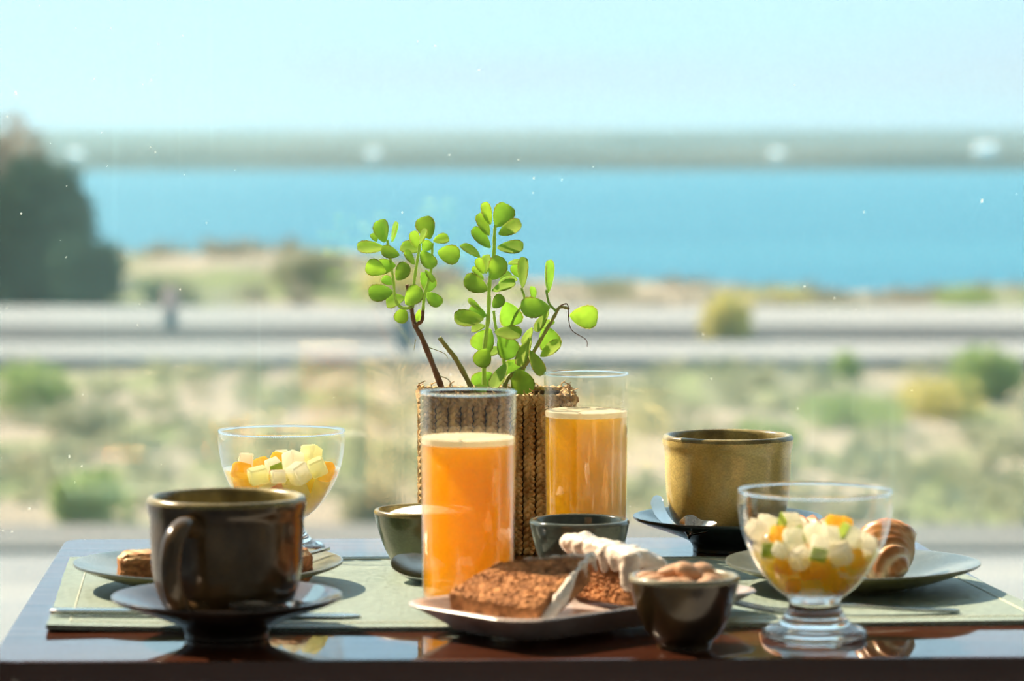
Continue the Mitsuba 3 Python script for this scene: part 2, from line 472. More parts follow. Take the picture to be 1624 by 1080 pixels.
# ---------------------------------------------------------------- stoneware
def torus_profile(ro, ri, z0, z1, k=7):
    """half-round lip from the outer wall over to the inner wall"""
    c, r = (ro + ri) / 2, (ro - ri) / 2
    a = np.linspace(0, PI, k)
    return [(c + r * math.cos(t), z1 + (r * 1.1) * math.sin(t)) for t in a]


def cup(x, y, z, rot, label, outer, lip, handle_az, s=1.0):
    k = thing('coffee_cup', label, 'cup')
    out = curve([(0.0, 0.0), (0.0270, 0.0), (0.0315, 0.002), (0.0385, 0.009), (0.043, 0.019), (0.0455, 0.032), (0.0465, 0.050), (0.0468, 0.063), (0.0482, 0.069), (0.0486, 0.073)], 5)
    lipc = torus_profile(0.0486, 0.0426, 0, 0.073)
    inn = curve([(0.0426, 0.073), (0.0418, 0.062), (0.0412, 0.045), (0.038, 0.022), (0.030, 0.008), (0.015, 0.0055), (0.0, 0.005)], 5)
    at = on_table(x, y, z, rot)
    body = np.vstack([out, lipc[1:-1], inn])
    body[:, 0] = np.maximum(body[:, 0], 0)
    m = lathe(body, 96)
    inside = m.triangles_center
    r = np.hypot(inside[:, 0], inside[:, 1])
    isin = ((m.face_normals[:, :2] * inside[:, :2]).sum(1) < 0) | ((m.face_normals[:, 2] > 0.7) & (inside[:, 2] < 0.05)) | (inside[:, 2] > 0.0735)
    a, b = m.submesh([~isin], append=True), m.submesh([isin], append=True)
    part(k, 'body', a, outer, 50, at)
    part(k, 'inner_glaze', b, lip, 50, at, label='speckled olive inside and lip')
    h = curve([(0.044, 0, 0.061), (0.058, 0, 0.064), (0.071, 0, 0.056), (0.0755, 0, 0.040), (0.070, 0, 0.023), (0.057, 0, 0.0125), (0.040, 0, 0.012)], 7)
    hm = tube(h, np.interp(np.linspace(0, 1, len(h)), [0, 0.15, 0.5, 0.85, 1], [0.0065, 0.0052, 0.0048, 0.0052, 0.0065]), 14, ((0, 1, 0), 1.35))
    part(k, 'handle', hm, outer, 50, on_table(x, y, z, handle_az))
    return k


def saucer(x, y, label, m, z=0.0):
    k = thing('saucer', label, 'saucer')
    prof = curve([(0.0, 0.004), (0.018, 0.004), (0.021, 0.0), (0.0255, 0.0), (0.0262, 0.004), (0.030, 0.0085), (0.045, 0.0145), (0.062, 0.0205), (0.0690, 0.0236), (0.0702, 0.0252), (0.0690, 0.0262), (0.060, 0.0235), (0.046, 0.0178), (0.033, 0.0118), (0.028, 0.0098), (0.0, 0.0096)], 5)
    prof[:, 0] = np.maximum(prof[:, 0], 0)
    put(k, lathe(prof, 96), m, 50, on_table(x, y, z))
    return k


def at_px_depth(px, D):
    return (px - 812) * D / 5000


C1 = (-0.1737, 1.922)
C2 = (0.1602, 2.343)
saucer(*C1, 'glossy dark brown saucer under the near left brown cup', 'dark_saucer_glaze')
saucer(*C2, 'glossy blackish saucer under the far right olive cup', 'teal_saucer_glaze')
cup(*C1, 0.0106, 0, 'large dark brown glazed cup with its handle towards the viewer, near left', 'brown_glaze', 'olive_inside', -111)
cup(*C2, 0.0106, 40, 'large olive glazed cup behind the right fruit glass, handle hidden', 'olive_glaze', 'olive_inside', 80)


def plate(x, y, r, label, seed):
    k = thing('plate', label, 'plate')
    s = r / 0.09
    prof = curve([(0.0, 0.003), (0.033 * s, 0.003), (0.035 * s, 0.0), (0.039 * s, 0.0), (0.041 * s, 0.0012), (0.058 * s, 0.0054), (0.076 * s, 0.0110), (0.0885 * s, 0.0154), (0.0900 * s, 0.0170), (0.0888 * s, 0.0178), (0.078 * s, 0.0156), (0.060 * s, 0.0108), (0.044 * s, 0.0067), (0.036 * s, 0.0056), (0.0, 0.0053)], 5)
    prof[:, 0] = np.maximum(prof[:, 0], 0)
    m = lathe(prof, 96)
    a = np.arctan2(m.vertices[:, 1], m.vertices[:, 0])
    rr = np.hypot(m.vertices[:, 0], m.vertices[:, 1]) / r
    v = m.vertices.copy()
    v[:, 2] += 0.0007 * rr ** 3 * np.sin(2 * a + seed) * (rr > 0.55) * np.clip((rr - 0.55) / 0.3, 0, 1)
    m.vertices = v
    c = m.triangles_center
    up = m.face_normals[:, 2] > 0.05
    at = on_table(x, y, 0.0032)
    part(k, 'top_glaze', m.submesh([up], append=True), 'plate_glaze', 50, at)
    part(k, 'underside', m.submesh([~up], append=True), 'plate_underside', 50, at, label='olive underside')
    return k


P1 = (-0.2041, 2.120)
P2 = (0.2290, 2.120)
plate(*P1, 0.0902, 'grey-green plate with brown bread, behind the brown cup', 1.0)
plate(*P2, 0.0852, 'grey-green plate with croissants, behind the right fruit glass', 2.6)


def bowl(x, y, r, h, label, m, lip):
    k = thing('small_bowl', label, 'bowl')
    s = r
    b = 0.48 * r
    out = curve([(0.0, 0.002), (b * 0.8, 0.0015), (b * 0.86, 0.0), (b, 0.0), (b * 1.04, 0.003), (0.66 * s, 0.20 * h), (0.82 * s, 0.45 * h), (0.93 * s, 0.72 * h), (0.985 * s, h - 0.004), (s, h - 0.002)], 5)
    lipc = torus_profile(s, s - 0.0044, 0, h - 0.002)
    inn = curve([(s - 0.0044, h - 0.002), (0.93 * s - 0.0044, 0.75 * h), (0.80 * s - 0.004, 0.47 * h), (0.58 * s, 0.2 * h), (0.3 * s, 0.115 * h), (0.0, 0.10 * h)], 5)
    p = np.vstack([out, lipc[1:-1], inn])
    p[:, 0] = np.maximum(p[:, 0], 0)
    me = lathe(p, 80)
    c = me.triangles_center
    isin = ((me.face_normals[:, :2] * c[:, :2]).sum(1) < 0) | (c[:, 2] > h - 0.003) | ((me.face_normals[:, 2] > 0.7) & (c[:, 2] < 0.3 * h))
    at = on_table(x, y, 0.0)
    part(k, 'body', me.submesh([~isin], append=True), m, 50, at)
    part(k, 'inner_glaze', me.submesh([isin], append=True), lip, 50, at)
    return k


BL = (-0.0612, 2.219)
B2 = (0.0459, 2.147)
BA = (0.1029, 1.885)
bowl(*BL, 0.0360, 0.045, 'small green glazed bowl of white cream, left of the front juice glass', 'green_glaze', 'olive_inside')
bowl(*B2, 0.0342, 0.046, 'small dark grey-green bowl in front of the far juice glass, behind the cake', 'grey_glaze', 'grey_glaze')
bowl(*BA, 0.0333, 0.043, 'small dark brown bowl filled with almonds, at the front edge of the table', 'brown_glaze', 'lip_glaze')
cr = trimesh.creation.icosphere(4)
cr.apply_scale([0.0285, 0.0285, 0.010])
cr.apply_translation([0, 0, 0.0375])
put(thing('cream', 'mound of white cream in the small green bowl', 'cream'), bumped(cr, 0.0015, 90, 3), 'white_cream', True, on_table(*BL))

# almonds
r1 = random.Random(11)
al = trimesh.creation.icosphere(3)
v = al.vertices.copy()
v[:, 0] *= 0.0105
w = 1 - 0.35 * np.clip(v[:, 0] / 0.0105, -1, 1)
v[:, 1] *= 0.0064 * w
v[:, 2] *= 0.0042 * w
al.vertices = v
alm = mikit.ply(bumped(al, 0.0002, 700, 2), 'mat_almond_skin', True)
spots = [(-0.020, -0.006), (-0.012, 0.012), (0.0, -0.014), (0.003, 0.004), (0.018, -0.006), (0.017, 0.012), (0.002, 0.021), (-0.019, 0.008), (0.011, -0.018), (-0.009, -0.017)]
for i, (ax, ay) in enumerate(spots + [(-0.006, 0.0), (0.010, 0.002), (0.004, -0.007)]):
    z = 0.0395 if i < len(spots) else 0.0455
    M = on_table(BA[0] + ax, BA[1] + ay, z).rotate([0, 0, 1], r1.uniform(0, 360)).rotate([0, 1, 0], r1.uniform(-22, 22)).rotate([1, 0, 0], r1.uniform(-30, 30))
    sector = 'centre' if math.hypot(ax, ay) < 0.0105 else ['right', 'back right', 'back', 'back left', 'left', 'front left', 'front', 'front right'][int(round(math.degrees(math.atan2(ay, ax)) / 45)) % 8]
    put(thing('almond', f'brown almond in the small dark bowl, {"on top of the heap" if z > 0.042 else "lower in the heap"}, {sector}', 'almond', 'almonds in the small bowl'), alm, None, at=M)


# ---------------------------------------------------------------- cutlery
def blade(path, width, dish, th, lateral, m=9):
    """strip along path; lateral: unit vector across; dish: depth of the hollow at each station"""
    p = np.asarray(path, float)
    n = len(p)
    t = np.gradient(p, axis=0)
    t /= np.linalg.norm(t, axis=1, keepdims=True)
    lat = np.asarray(lateral, float)
    lat = lat - (t @ lat)[:, None] * t
    lat /= np.linalg.norm(lat, axis=1, keepdims=True)
    up = np.cross(t, lat)
    up *= np.sign(up[:, 2:3] + 1e-9)
    c = np.linspace(-1, 1, m)
    width, dish, th = (np.broadcast_to(a, (n,)).astype(float) for a in (width, dish, th))
    top = p[:, None] + lat[:, None] * (width[:, None] * c)[..., None] + up[:, None] * (dish[:, None] * (c ** 2 - 1))[..., None]
    e = 1 - 0.75 * np.abs(c) ** 3
    bot = top - up[:, None] * (th[:, None] * e)[..., None]
    return grid_solid(top, bot)


def spoon(points, dirlat, label, bw, bl, hw, th=0.0018):
    """points: from bowl tip to the handle's end"""
    p = curve(points, 14)
    s = np.concatenate([[0], np.cumsum(np.linalg.norm(np.diff(p, axis=0), axis=1))])
    q = s / bl
    w = np.where(q < 1, bw * np.sqrt(np.clip(1 - (2 * q ** 0.85 - 1) ** 2, 0.0, 1)), 0)
    hwid = hw * (0.55 + 0.45 * np.clip((s - bl) / (s[-1] - bl), 0, 1))
    end = np.sqrt(np.clip((s[-1] - s) / (hw * 1.2), 0.05, 1))
    w = np.maximum(np.maximum(w, np.where(q > 0.9, hwid * end, 0)), 0.0008)
    d = np.where(q < 1, 0.30 * bw * np.clip(1 - (2 * q - 1) ** 2, 0, 1), 0)
    k = thing('spoon', label, 'spoon')
    put(k, blade(p, w, d, th, dirlat, 11), 'steel', 40)
    return k


def tp(*pts):
    return [(x, y, TZ + z) for x, y, z in pts]


spoon(tp((-0.0690, 2.176, 0.0195), (-0.0640, 2.156, 0.0135), (-0.0585, 2.136, 0.0100), (-0.0520, 2.120, 0.0085), (-0.0400, 2.102, 0.0110), (-0.0150, 2.078, 0.0090), (0.0080, 2.052, 0.0060)), (0.94, 0.33, 0.0), 'steel tablespoon with its hollow towards the viewer, propped before the green bowl', 0.0190, 0.054, 0.0050)
spoon(tp((C1[0] + 0.006, C1[1] - 0.0565, 0.0285), (C1[0] - 0.012 + 0.034, C1[1] - 0.052, 0.0275), (C1[0] + 0.040, C1[1] - 0.040, 0.0255), (C1[0] + 0.0505, C1[1] - 0.012, 0.0245), (C1[0] + 0.056, C1[1] + 0.024, 0.0285)), (0.4, 0.9, 0), 'teaspoon in the near saucer in front of the brown cup', 0.0105, 0.030, 0.0040, 0.0014)
spoon(tp((C2[0] - 0.012, C2[1] - 0.058, 0.0255), (C2[0] - 0.030, C2[1] - 0.050, 0.0235), (C2[0] - 0.042, C2[1] - 0.036, 0.0225), (C2[0] - 0.050, C2[1] - 0.010, 0.0290), (C2[0] - 0.0535, C2[1] + 0.010, 0.0400)), (0.75, -0.6, 0), 'small spoon in the blackish saucer beside the olive cup', 0.0105, 0.030, 0.0052, 0.0014)

# knife on the left placemat
kx = np.linspace(0, 1, 40)
kp = np.stack([-0.2910 + 0.196 * kx, 1.988 - 0.007 * kx, np.full(40, TZ + 0.0072) - 0.0022 * np.clip((kx - 0.45) / 0.1, 0, 1)], -1)
kk = thing('table_knife', 'steel table knife along the front of the left placemat, partly under the saucer', 'knife')
part(kk, 'handle', blade(kp[:20], 0.0048 * np.sqrt(np.clip(np.minimum(kx[:20] / 0.02 + 0.1, 1), 0, 1)), -0.0012, 0.0042, (0.1, 1, 0)), 'steel', 40)
part(kk, 'blade', blade(kp[19:], 0.0070 * np.sqrt(np.clip((1.003 - kx[19:]) / 0.08, 0.02, 1)), 0.0, 0.0015, (0.1, 1, 0)), 'steel', 40)


def fork(points, lat, label, w=0.0085, tines=4, hs=1.0):
    p = curve(points, 14)
    s = np.concatenate([[0], np.cumsum(np.linalg.norm(np.diff(p, axis=0), axis=1))])
    L = s[-1]
    k = thing('fork', label, 'fork')
    i0 = int(np.searchsorted(s, 0.040))
    i1 = int(np.searchsorted(s, 0.062))
    b = p[i0:]
    sb = s[i0:]
    wid = np.where(sb < s[i1], w * (1 - 0.72 * np.clip((sb - 0.040) / 0.022, 0, 1) ** 1.5), 0.0024 + 0.0028 * np.clip((sb - 0.062) / (L - 0.062), 0, 1))
    wid = hs * wid * np.sqrt(np.clip((L - sb) / 0.005, 0.05, 1))
    part(k, 'handle', blade(b, wid, 0.0, 0.0021, lat), 'steel', 40)
    lat = np.asarray(lat, float) / np.linalg.norm(lat)
    for j in range(tines):
        o = (j - (tines - 1) / 2) * (2 * w - 0.003) / (tines - 1)
        part(k, 'tine', blade(p[:i0 + 1] + lat * o, 0.00125 * np.clip(0.35 + s[:i0 + 1] / 0.02, 0, 1), 0.0, 0.0018, lat, 3), 'steel', 40)
    return k


fork(tp((0.140, 2.012, 0.0100), (0.152, 2.008, 0.0078), (0.165, 2.004, 0.0057), (0.180, 2.000, 0.0057), (0.200, 1.998, 0.0088), (0.216, 1.997, 0.0095), (0.250, 1.997, 0.0072), (0.2842, 2.000, 0.0057)), (0.1, 1, 0), 'steel fork on the right placemat, running behind the stem of the right fruit glass')
fork(tp((-0.232, 2.098, 0.0128), (-0.218, 2.105, 0.0125), (-0.200, 2.114, 0.0140), (-0.180, 2.124, 0.0185), (-0.150, 2.139, 0.0215), (-0.1245, 2.152, 0.0265)), (-0.45, 0.9, 0), 'small steel fork on the plate behind the brown cup, only its handle tip showing', 0.004, 4, 0.55)


# ---------------------------------------------------------------- juice glasses
def juice(x, y, r, h, level, rot, label, g_albedo, sig):
    k = thing('juice_glass', label, 'glass')
    at = on_table(x, y, 0.0032 if y < 2.1 else 0.0)
    rb = r * 0.955
    base = curve([(0.0, 0.0015), (rb * 0.8, 0.001), (rb * 0.9, 0.0), (rb * 0.985, 0.0015), (rb, 0.004), (rb, 0.0085), (rb * 0.9, 0.0092), (0.0, 0.0095)], 4)
    base[:, 0] = np.maximum(base[:, 0], 0)
    part(k, 'base', lathe(base, 72), 'clear_glass', 40, at)
    part(k, 'wall', sheet([(rb + (r - rb) * t, 0.0087 + (h - 0.0087 - 0.001) * t) for t in np.linspace(0, 1, 8)], 96), 'clear_wall', True, at)
    a = np.linspace(0, 2 * PI, 17)[:-1]
    ring = np.array([(r - 0.0003 + 0.0006 * math.cos(t), h + 0.0008 * math.sin(t)) for t in a])
    part(k, 'rim', sheet(np.vstack([ring, ring[:1]]), 96), 'clear_glass', True, at)
    rj = lambda z: rb + (r - rb) * (z - 0.0087) / (h - 0.0087) - 0.0006
    f = level - 0.0045
    z0 = 0.0100
    body = lathe([(0.0, z0), (rj(z0) - 0.0012, z0), (rj(z0) - 0.0002, z0 + 0.0012)] + [(rj(z), z) for z in np.linspace(z0 + 0.003, f, 8)] + [(0.0, f)], 96)
    part(k, 'juice', body, 'wet_edge', 30, at, label='orange juice',
         interior={'type': 'homogeneous', 'sigma_t': float(sig), 'albedo': rgb(*g_albedo), 'phase': {'type': 'hg', 'g': 0.2}})
    fo = [(0.0, f + 0.0001), (rj(f), f + 0.0001), (rj(level), level - 0.0008), (rj(level) - 0.0012, level), (0.5 * r, level - 0.0006), (0.0, level - 0.0004)]
    part(k, 'foam', bumped(lathe(fo, 72), 0.0002, 500, 3), 'foam', 40, at, label='pale foam on the juice')
    return k


juice(-0.0279, 2.008, 0.0304, 0.1404, 0.1120, 0, 'tall tumbler of orange juice nearest the viewer, behind the tray of cake', (0.9998, 0.57, 0.015), 42)
juice(0.0530, 2.257, 0.0300, 0.1380, 0.1120, 0, 'tall tumbler of orange juice farther back, beside the woven basket', (0.9998, 0.67, 0.02), 45)


# ---------------------------------------------------------------- fruit glasses
BOWL_OUT = curve([(0.0160, 0.0245), (0.0200, 0.0270), (0.0270, 0.0330), (0.0340, 0.0420), (0.0400, 0.0525), (0.0440, 0.0635), (0.0462, 0.0745), (0.0470, 0.0830), (0.0464, 0.0895)], 6)


def bowl_r(z):
    return np.interp(z, BOWL_OUT[:, 1], BOWL_OUT[:, 0])


def rcube(e, bev):
    """a cube with chamfered edges"""
    a = np.asarray(e, float) / 2
    pts = []
    for sx in (-1, 1):
        for sy in (-1, 1):
            for sz in (-1, 1):
                s = np.array([sx, sy, sz])
                for ax in range(3):
                    q = s * (a - bev)
                    q[ax] = s[ax] * a[ax]
                    pts.append(q)
    return trimesh.convex.convex_hull(np.array(pts))


def pack(n, rad, seed, z_top):
    g = np.random.default_rng(seed)
    p = np.stack([g.uniform(-0.02, 0.02, n), g.uniform(-0.02, 0.02, n), g.uniform(0.04, 0.13, n)], 1)
    for it in range(700):
        p[:, 2] -= 0.0004 if it < 600 else 0
        for _ in range(2):
            d = p[:, None] - p[None]
            L = np.linalg.norm(d, axis=-1) + np.eye(n)
            o = np.clip(rad[:, None] + rad[None] - L, 0, None) * (1 - np.eye(n))
            p += (d / L[..., None] * o[..., None] * 0.35).sum(1)
            p[:, 2] = np.maximum(p[:, 2], 0.0275 + rad * 0.9)
            rr = np.hypot(p[:, 0], p[:, 1]) + 1e-9
            lim = np.maximum(bowl_r(p[:, 2] - 0.5 * rad) - 1.02 * rad - 0.0010, 0.001)
            s = np.where(rr > lim, lim / rr, 1)
            p[:, 0] *= s
            p[:, 1] *= s
    return p


def fruit_glass(x, y, label, level, albedo, sig, where, n, r0, seed, kinds, low_share=0.3):
    k = thing('fruit_glass', label, 'glass bowl')
    at = on_table(x, y, 0.0)
    part(k, 'wall', sheet(BOWL_OUT, 96), 'clear_wall', True, at)
    a = np.linspace(0, 2 * PI, 17)[:-1]
    ring = np.array([(0.0463 + 0.0007 * math.cos(t), 0.0897 + 0.0010 * math.sin(t)) for t in a])
    part(k, 'rim', sheet(np.vstack([ring, ring[:1]]), 96), 'clear_glass', True, at)
    foot = curve([(0.0, 0.0022), (0.014, 0.0016), (0.024, 0.0006), (0.0295, 0.0), (0.0318, 0.0018), (0.0318, 0.0042), (0.0298, 0.0060), (0.0240, 0.0078), (0.0200, 0.0115), (0.0172, 0.0160), (0.0158, 0.0200), (0.0159, 0.0228), (0.0166, 0.0246), (0.0150, 0.0258), (0.0, 0.0252)], 4)
    foot[:, 0] = np.maximum(foot[:, 0], 0)
    part(k, 'foot', lathe(foot, 96), 'clear_glass', 40, at)
    zz = np.linspace(0.0275, level, 16)
    liq = lathe([(0.0, 0.0268)] + [(float(bowl_r(z)) - 0.0007, z) for z in zz] + [(0.0, level)], 96)
    part(k, 'syrup', liq, 'wet_edge', 30, at, label='orange-yellow fruit juice',
         interior={'type': 'homogeneous', 'sigma_t': float(sig), 'albedo': rgb(*albedo), 'phase': {'type': 'hg', 'g': 0.1}})
    g = random.Random(seed)
    rad = np.array([r0 * g.uniform(0.85, 1.25) for _ in range(n)])
    pos = pack(n, rad, seed, 0)
    order = []
    while len(order) < n:
        order += kinds
    order = order[:n]
    g.shuffle(order)
    low = ['orange', 'mango', 'orange', 'melon', 'orange']
    for c, i in enumerate(np.argsort(pos[:, 2])):
        if c < n * low_share:
            order[i] = low[c % 5]
    lv = np.argsort(np.argsort(pos[:, 2])) / n
    names = ['right', 'back right', 'back', 'back left', 'left', 'front left', 'front', 'front right']
    for i in np.argsort(pos[:, 2]):
        kind = order[i]
        if pos[i, 2] < level - 0.010 and i % 4 != 0:
            continue
        rho = math.hypot(pos[i, 0], pos[i, 1])
        sector = 'centre' if rho < 0.009 else names[int(round(math.degrees(math.atan2(pos[i, 1], pos[i, 0])) / 45)) % 8]
        layer = 'top' if lv[i] > 0.66 else 'middle' if lv[i] > 0.33 else 'bottom'
        spot = f'{where}, {layer} layer, {sector}'
        M = on_table(x + pos[i, 0], y + pos[i, 1], pos[i, 2]).rotate([0, 0, 1], g.uniform(0, 360)).rotate([1, 0, 0], g.uniform(-35, 35)).rotate([0, 1, 0], g.uniform(-35, 35))
        e = rad[i] * 1.52
        dims = np.array([e * g.uniform(0.85, 1.15), e * g.uniform(0.85, 1.15), e * g.uniform(0.85, 1.2)])
        if kind in ('orange', 'mango'):
            m = rcube(dims, 0.18 * e)
            m = m.subdivide().subdivide()
            m = bumped(trimesh.smoothing.filter_laplacian(m, iterations=2), 0.0005, 300, seed + i)
            put(thing(f'{kind}_piece', f'{"orange" if kind == "orange" else "yellow mango"} chunk {spot}', 'fruit piece', f'{kind} pieces {where}'), m, f'{kind}_flesh', 40, M)
        else:
            lab = {'apple': f'white peeled apple cube {spot}', 'melon': f'pale green melon cube {spot}',
                   'green_apple': f'green-skinned apple cube {spot}', 'red_apple': f'red-skinned apple cube {spot}'}[kind]
            nm = {'apple': 'apple_piece', 'melon': 'melon_piece', 'green_apple': 'apple_piece', 'red_apple': 'apple_piece'}[kind]
            kk = thing(nm, lab, 'fruit piece', f'{kind.replace("_", " ")} pieces {where}')
            m = bumped(rcube(dims, 0.09 * e).subdivide(), 0.0002, 400, i)
            if kind in ('apple', 'melon'):
                put(kk, m, 'melon_flesh' if kind == 'melon' else 'apple_flesh', 25, M)
            else:
                part(kk, 'flesh', m, 'apple_flesh', 25, M)
                sk = rcube([dims[0] * 0.98, 0.0010, dims[2] * 0.98], 0.0003)
                sk.apply_translation([0, -dims[1] / 2 - 0.0002, 0])
                part(kk, 'skin', sk, 'green_skin' if kind == 'green_apple' else 'red_skin', 25, M)
    return k


FR = (0.0924, 1.922)
FL = (-0.1707, 2.339)
FR = ((1292 - 812) / 2601, 1.922)
fruit_glass(*FR, 'footed glass bowl of diced fruit salad nearest the viewer, right of the almonds', 0.0535, (0.9998, 0.82, 0.06), 48, 'in the near right glass bowl', 68, 0.0061, 5,
            ['apple', 'green_apple', 'apple', 'orange', 'green_apple', 'apple', 'green_apple', 'orange', 'apple', 'mango', 'green_apple', 'apple', 'red_apple', 'apple', 'green_apple'], 0.5)
fruit_glass(*FL, 'footed glass bowl of fruit salad behind the brown cup, far left', 0.0620, (0.999, 0.90, 0.20), 45, 'in the far left glass bowl', 42, 0.0076, 23,
            ['mango', 'melon', 'apple', 'orange', 'apple', 'mango', 'melon', 'apple', 'orange', 'green_apple', 'melon', 'apple', 'mango', 'red_apple'], 0.12)


# ---------------------------------------------------------------- tray with cake
TC = np.array([0.0455, 1.964])
TA = 42.0


def rrect(hx, hy, r, n=10):
    r = min(r, hx, hy)
    pts = []
    for cx, cy, a0 in ((hx - r, hy - r, 0), (-hx + r, hy - r, 90), (-hx + r, -hy + r, 180), (hx - r, -hy + r, 270)):
        for t in np.linspace(0, 90, n):
            a = math.radians(a0 + t)
            pts.append((cx + r * math.cos(a), cy + r * math.sin(a)))
    return np.array(pts)


def loft(rings):
    """stack of (hx, hy, r, z) rounded rectangles closed at both ends"""
    rows = [np.column_stack([rrect(a, b, c), np.full(40, z)]) for a, b, c, z in rings]
    N, R = 40, len(rows)
    v = np.vstack(rows + [[[0, 0, rings[0][3]]], [[0, 0, rings[-1][3]]]])
    k = np.arange(N)
    f = []
    for i in range(R - 1):
        a, b = i * N + k, i * N + (k + 1) % N
        f += [np.stack([a, b, b + N], 1), np.stack([a, b + N, a + N], 1)]
    f.append(np.stack([np.full(N, R * N), (k + 1) % N, k], 1))
    f.append(np.stack([np.full(N, R * N + 1), (R - 1) * N + k, (R - 1) * N + (k + 1) % N], 1))
    m = trimesh.Trimesh(v, np.vstack(f), process=False)
    m.fix_normals()
    return m


HX, HY = 0.107, 0.060
tray = loft([(HX - 0.024, HY - 0.022, 0.02, 0.0), (HX - 0.021, HY - 0.019, 0.022, 0.0008), (HX - 0.018, HY - 0.016, 0.022, 0.005), (HX - 0.009, HY - 0.008, 0.024, 0.0125), (HX - 0.0015, HY - 0.0015, 0.026, 0.0192), (HX, HY, 0.026, 0.0208), (HX - 0.0008, HY - 0.0008, 0.026, 0.0222), (HX - 0.003, HY - 0.003, 0.025, 0.0224),
             (HX - 0.006, HY - 0.006, 0.024, 0.0205), (HX - 0.014, HY - 0.013, 0.022, 0.0125), (HX - 0.023, HY - 0.021, 0.02, 0.0062), (HX - 0.04, HY - 0.03, 0.015, 0.0055)])
tray.apply_scale([1, 1, 0.74])
put(thing('serving_tray', 'pale pinkish stoneware tray set cornerwise under the cake slices', 'tray'), tray, 'tray_glaze', 50, on_table(*TC, 0.0034, TA))


def slice_mesh(P, depth, nu=90, nv=80, seed=0, rough=0.0017):
    """a slab of cake: P are the four corners of its upper face (a, b along the front, c, d along the back), grown downwards along its normal"""
    P = np.asarray(P, float)
    n = np.cross(P[1] - P[0], P[3] - P[0])
    n /= np.linalg.norm(n)
    u, v = np.meshgrid(np.linspace(0, 1, nu), np.linspace(0, 1, nv), indexing='ij')
    # softened outline: corners drawn in
    cu = 2 * u - 1
    cv = 2 * v - 1
    s = 1 - 0.06 * (cu ** 2 * cv ** 2) ** 1.0
    uu, vv = (cu * s + 1) / 2, (cv * s + 1) / 2
    top = ((1 - uu) * (1 - vv))[..., None] * P[0] + (uu * (1 - vv))[..., None] * P[1] + (uu * vv)[..., None] * P[2] + ((1 - uu) * vv)[..., None] * P[3]
    edge = np.minimum(np.minimum(u, 1 - u), np.minimum(v, 1 - v))
    drop = 0.0016 * np.clip(1 - edge / 0.05, 0, 1) ** 2
    f = meshkit.fbm(top * 620, 3, seed) - 0.5 + 0.5 * (meshkit.fbm(top * 220, 2, seed + 3) - 0.5)
    top2 = top + n * (2 * rough * f - drop)[..., None]
    bot = top - n * depth + n * (rough * f)[..., None]
    return grid_solid(top2, bot), n


def W(x, y, z):
    return np.array([x, y, TZ + z])


# front slice: lies tilted on the tray, its cut face to the light; the iced top crust is its right edge
A = [W(-0.0415, 1.930, 0.0265), W(0.0150, 1.881, 0.0235), W(0.0500, 1.953, 0.0460), W(-0.0100, 1.974, 0.0400)]
ck = thing('cake_slice', 'brown cake slice with crumbly cut face up, at the front of the tray', 'cake slice')
m, nrm = slice_mesh(A, 0.0150, seed=2)
part(ck, 'crumb', m, 'cake_crumb', 30)


def blobs(chains, seed, amp=0.0007):
    """icing: hulls of neighbouring balls (x, y, z, r) joined into one soft lump"""
    import manifold3d as m3
    cap = []
    for ch in chains:
        ch = [np.array(c, float) for c in ch]
        cap += list(zip(ch[:-1], ch[1:]))
        if len(ch) == 3:
            cap += [(ch[0], ch[1] * (1 - t) + ch[2] * t) for t in (0.25, 0.5, 0.75, 1.0)]
    a, b = np.array([c[0] for c in cap]), np.array([c[1] for c in cap])
    ab = b[:, :3] - a[:, :3]
    L2 = (ab ** 2).sum(1) + 1e-12

    def field(x, y, z):
        p = np.array([x, y, z]) - a[:, :3]
        t = np.clip((p * ab).sum(1) / L2, 0, 1)
        d = np.linalg.norm(p - ab * t[:, None], axis=1) - (a[:, 3] + (b[:, 3] - a[:, 3]) * t)
        m = d.min()
        return -(m - 0.0012 * math.log(np.exp(-(d - m) / 0.0012).sum())) - 0.0012
    lo = np.minimum(a[:, :3] - a[:, 3:], b[:, :3] - b[:, 3:]).min(0) - 0.004
    hi = np.maximum(a[:, :3] + a[:, 3:], b[:, :3] + b[:, 3:]).max(0) + 0.004
    me = m3.Manifold.level_set(field, [*lo, *hi], 0.0014, 0.0).to_mesh()
    t = trimesh.Trimesh(me.vert_properties[:, :3], me.tri_verts, process=True)
    return bumped(t, amp, 200, seed)


def ball(p, r, dz=0.0):
    return (p[0], p[1], p[2] + dz, r)


e1 = lambda t: A[1] + (A[2] - A[1]) * t
e2 = lambda t: A[3] + (A[2] - A[3]) * t
o1 = np.array([0.0012, -0.0004, 0.0])
part(ck, 'icing', blobs([[ball(e1(0.08) + o1, 0.0026, -0.0120), ball(e1(0.62) + o1, 0.0022, 0.0006), ball(e1(0.36) + o1 * 2, 0.0030, -0.0085)],
                         [ball(e1(0.02) + o1, 0.0020, -0.0130), ball(e1(0.10) + o1, 0.0026, -0.0090), ball(e1(0.30) + o1, 0.0024, -0.0035), ball(e1(0.6) + o1, 0.0022, 0.0003)]], 4), 'icing', 60, label='white icing running down the crust')
part(ck, 'icing', blobs([[ball(e1(0.60) + o1, 0.0022, 0.0004), ball(e1(0.80), 0.0024, 0.0004), ball(e1(0.97), 0.0030, 0.0), ball(e2(0.80), 0.0023, 0.0004), ball(e2(0.6), 0.0020, 0.0004), ball(e2(0.35), 0.0018, 0.0), ball(e2(0.15), 0.0013, 0.0)],
                         [ball(e1(0.97), 0.0030, 0.0), ball(e1(0.99) + o1 * 1.5, 0.0026, -0.008)], [ball(e1(0.82) + o1, 0.0024, 0.0), ball(e1(0.80) + o1 * 2, 0.0018, -0.007)]], 9), 'icing', 60)

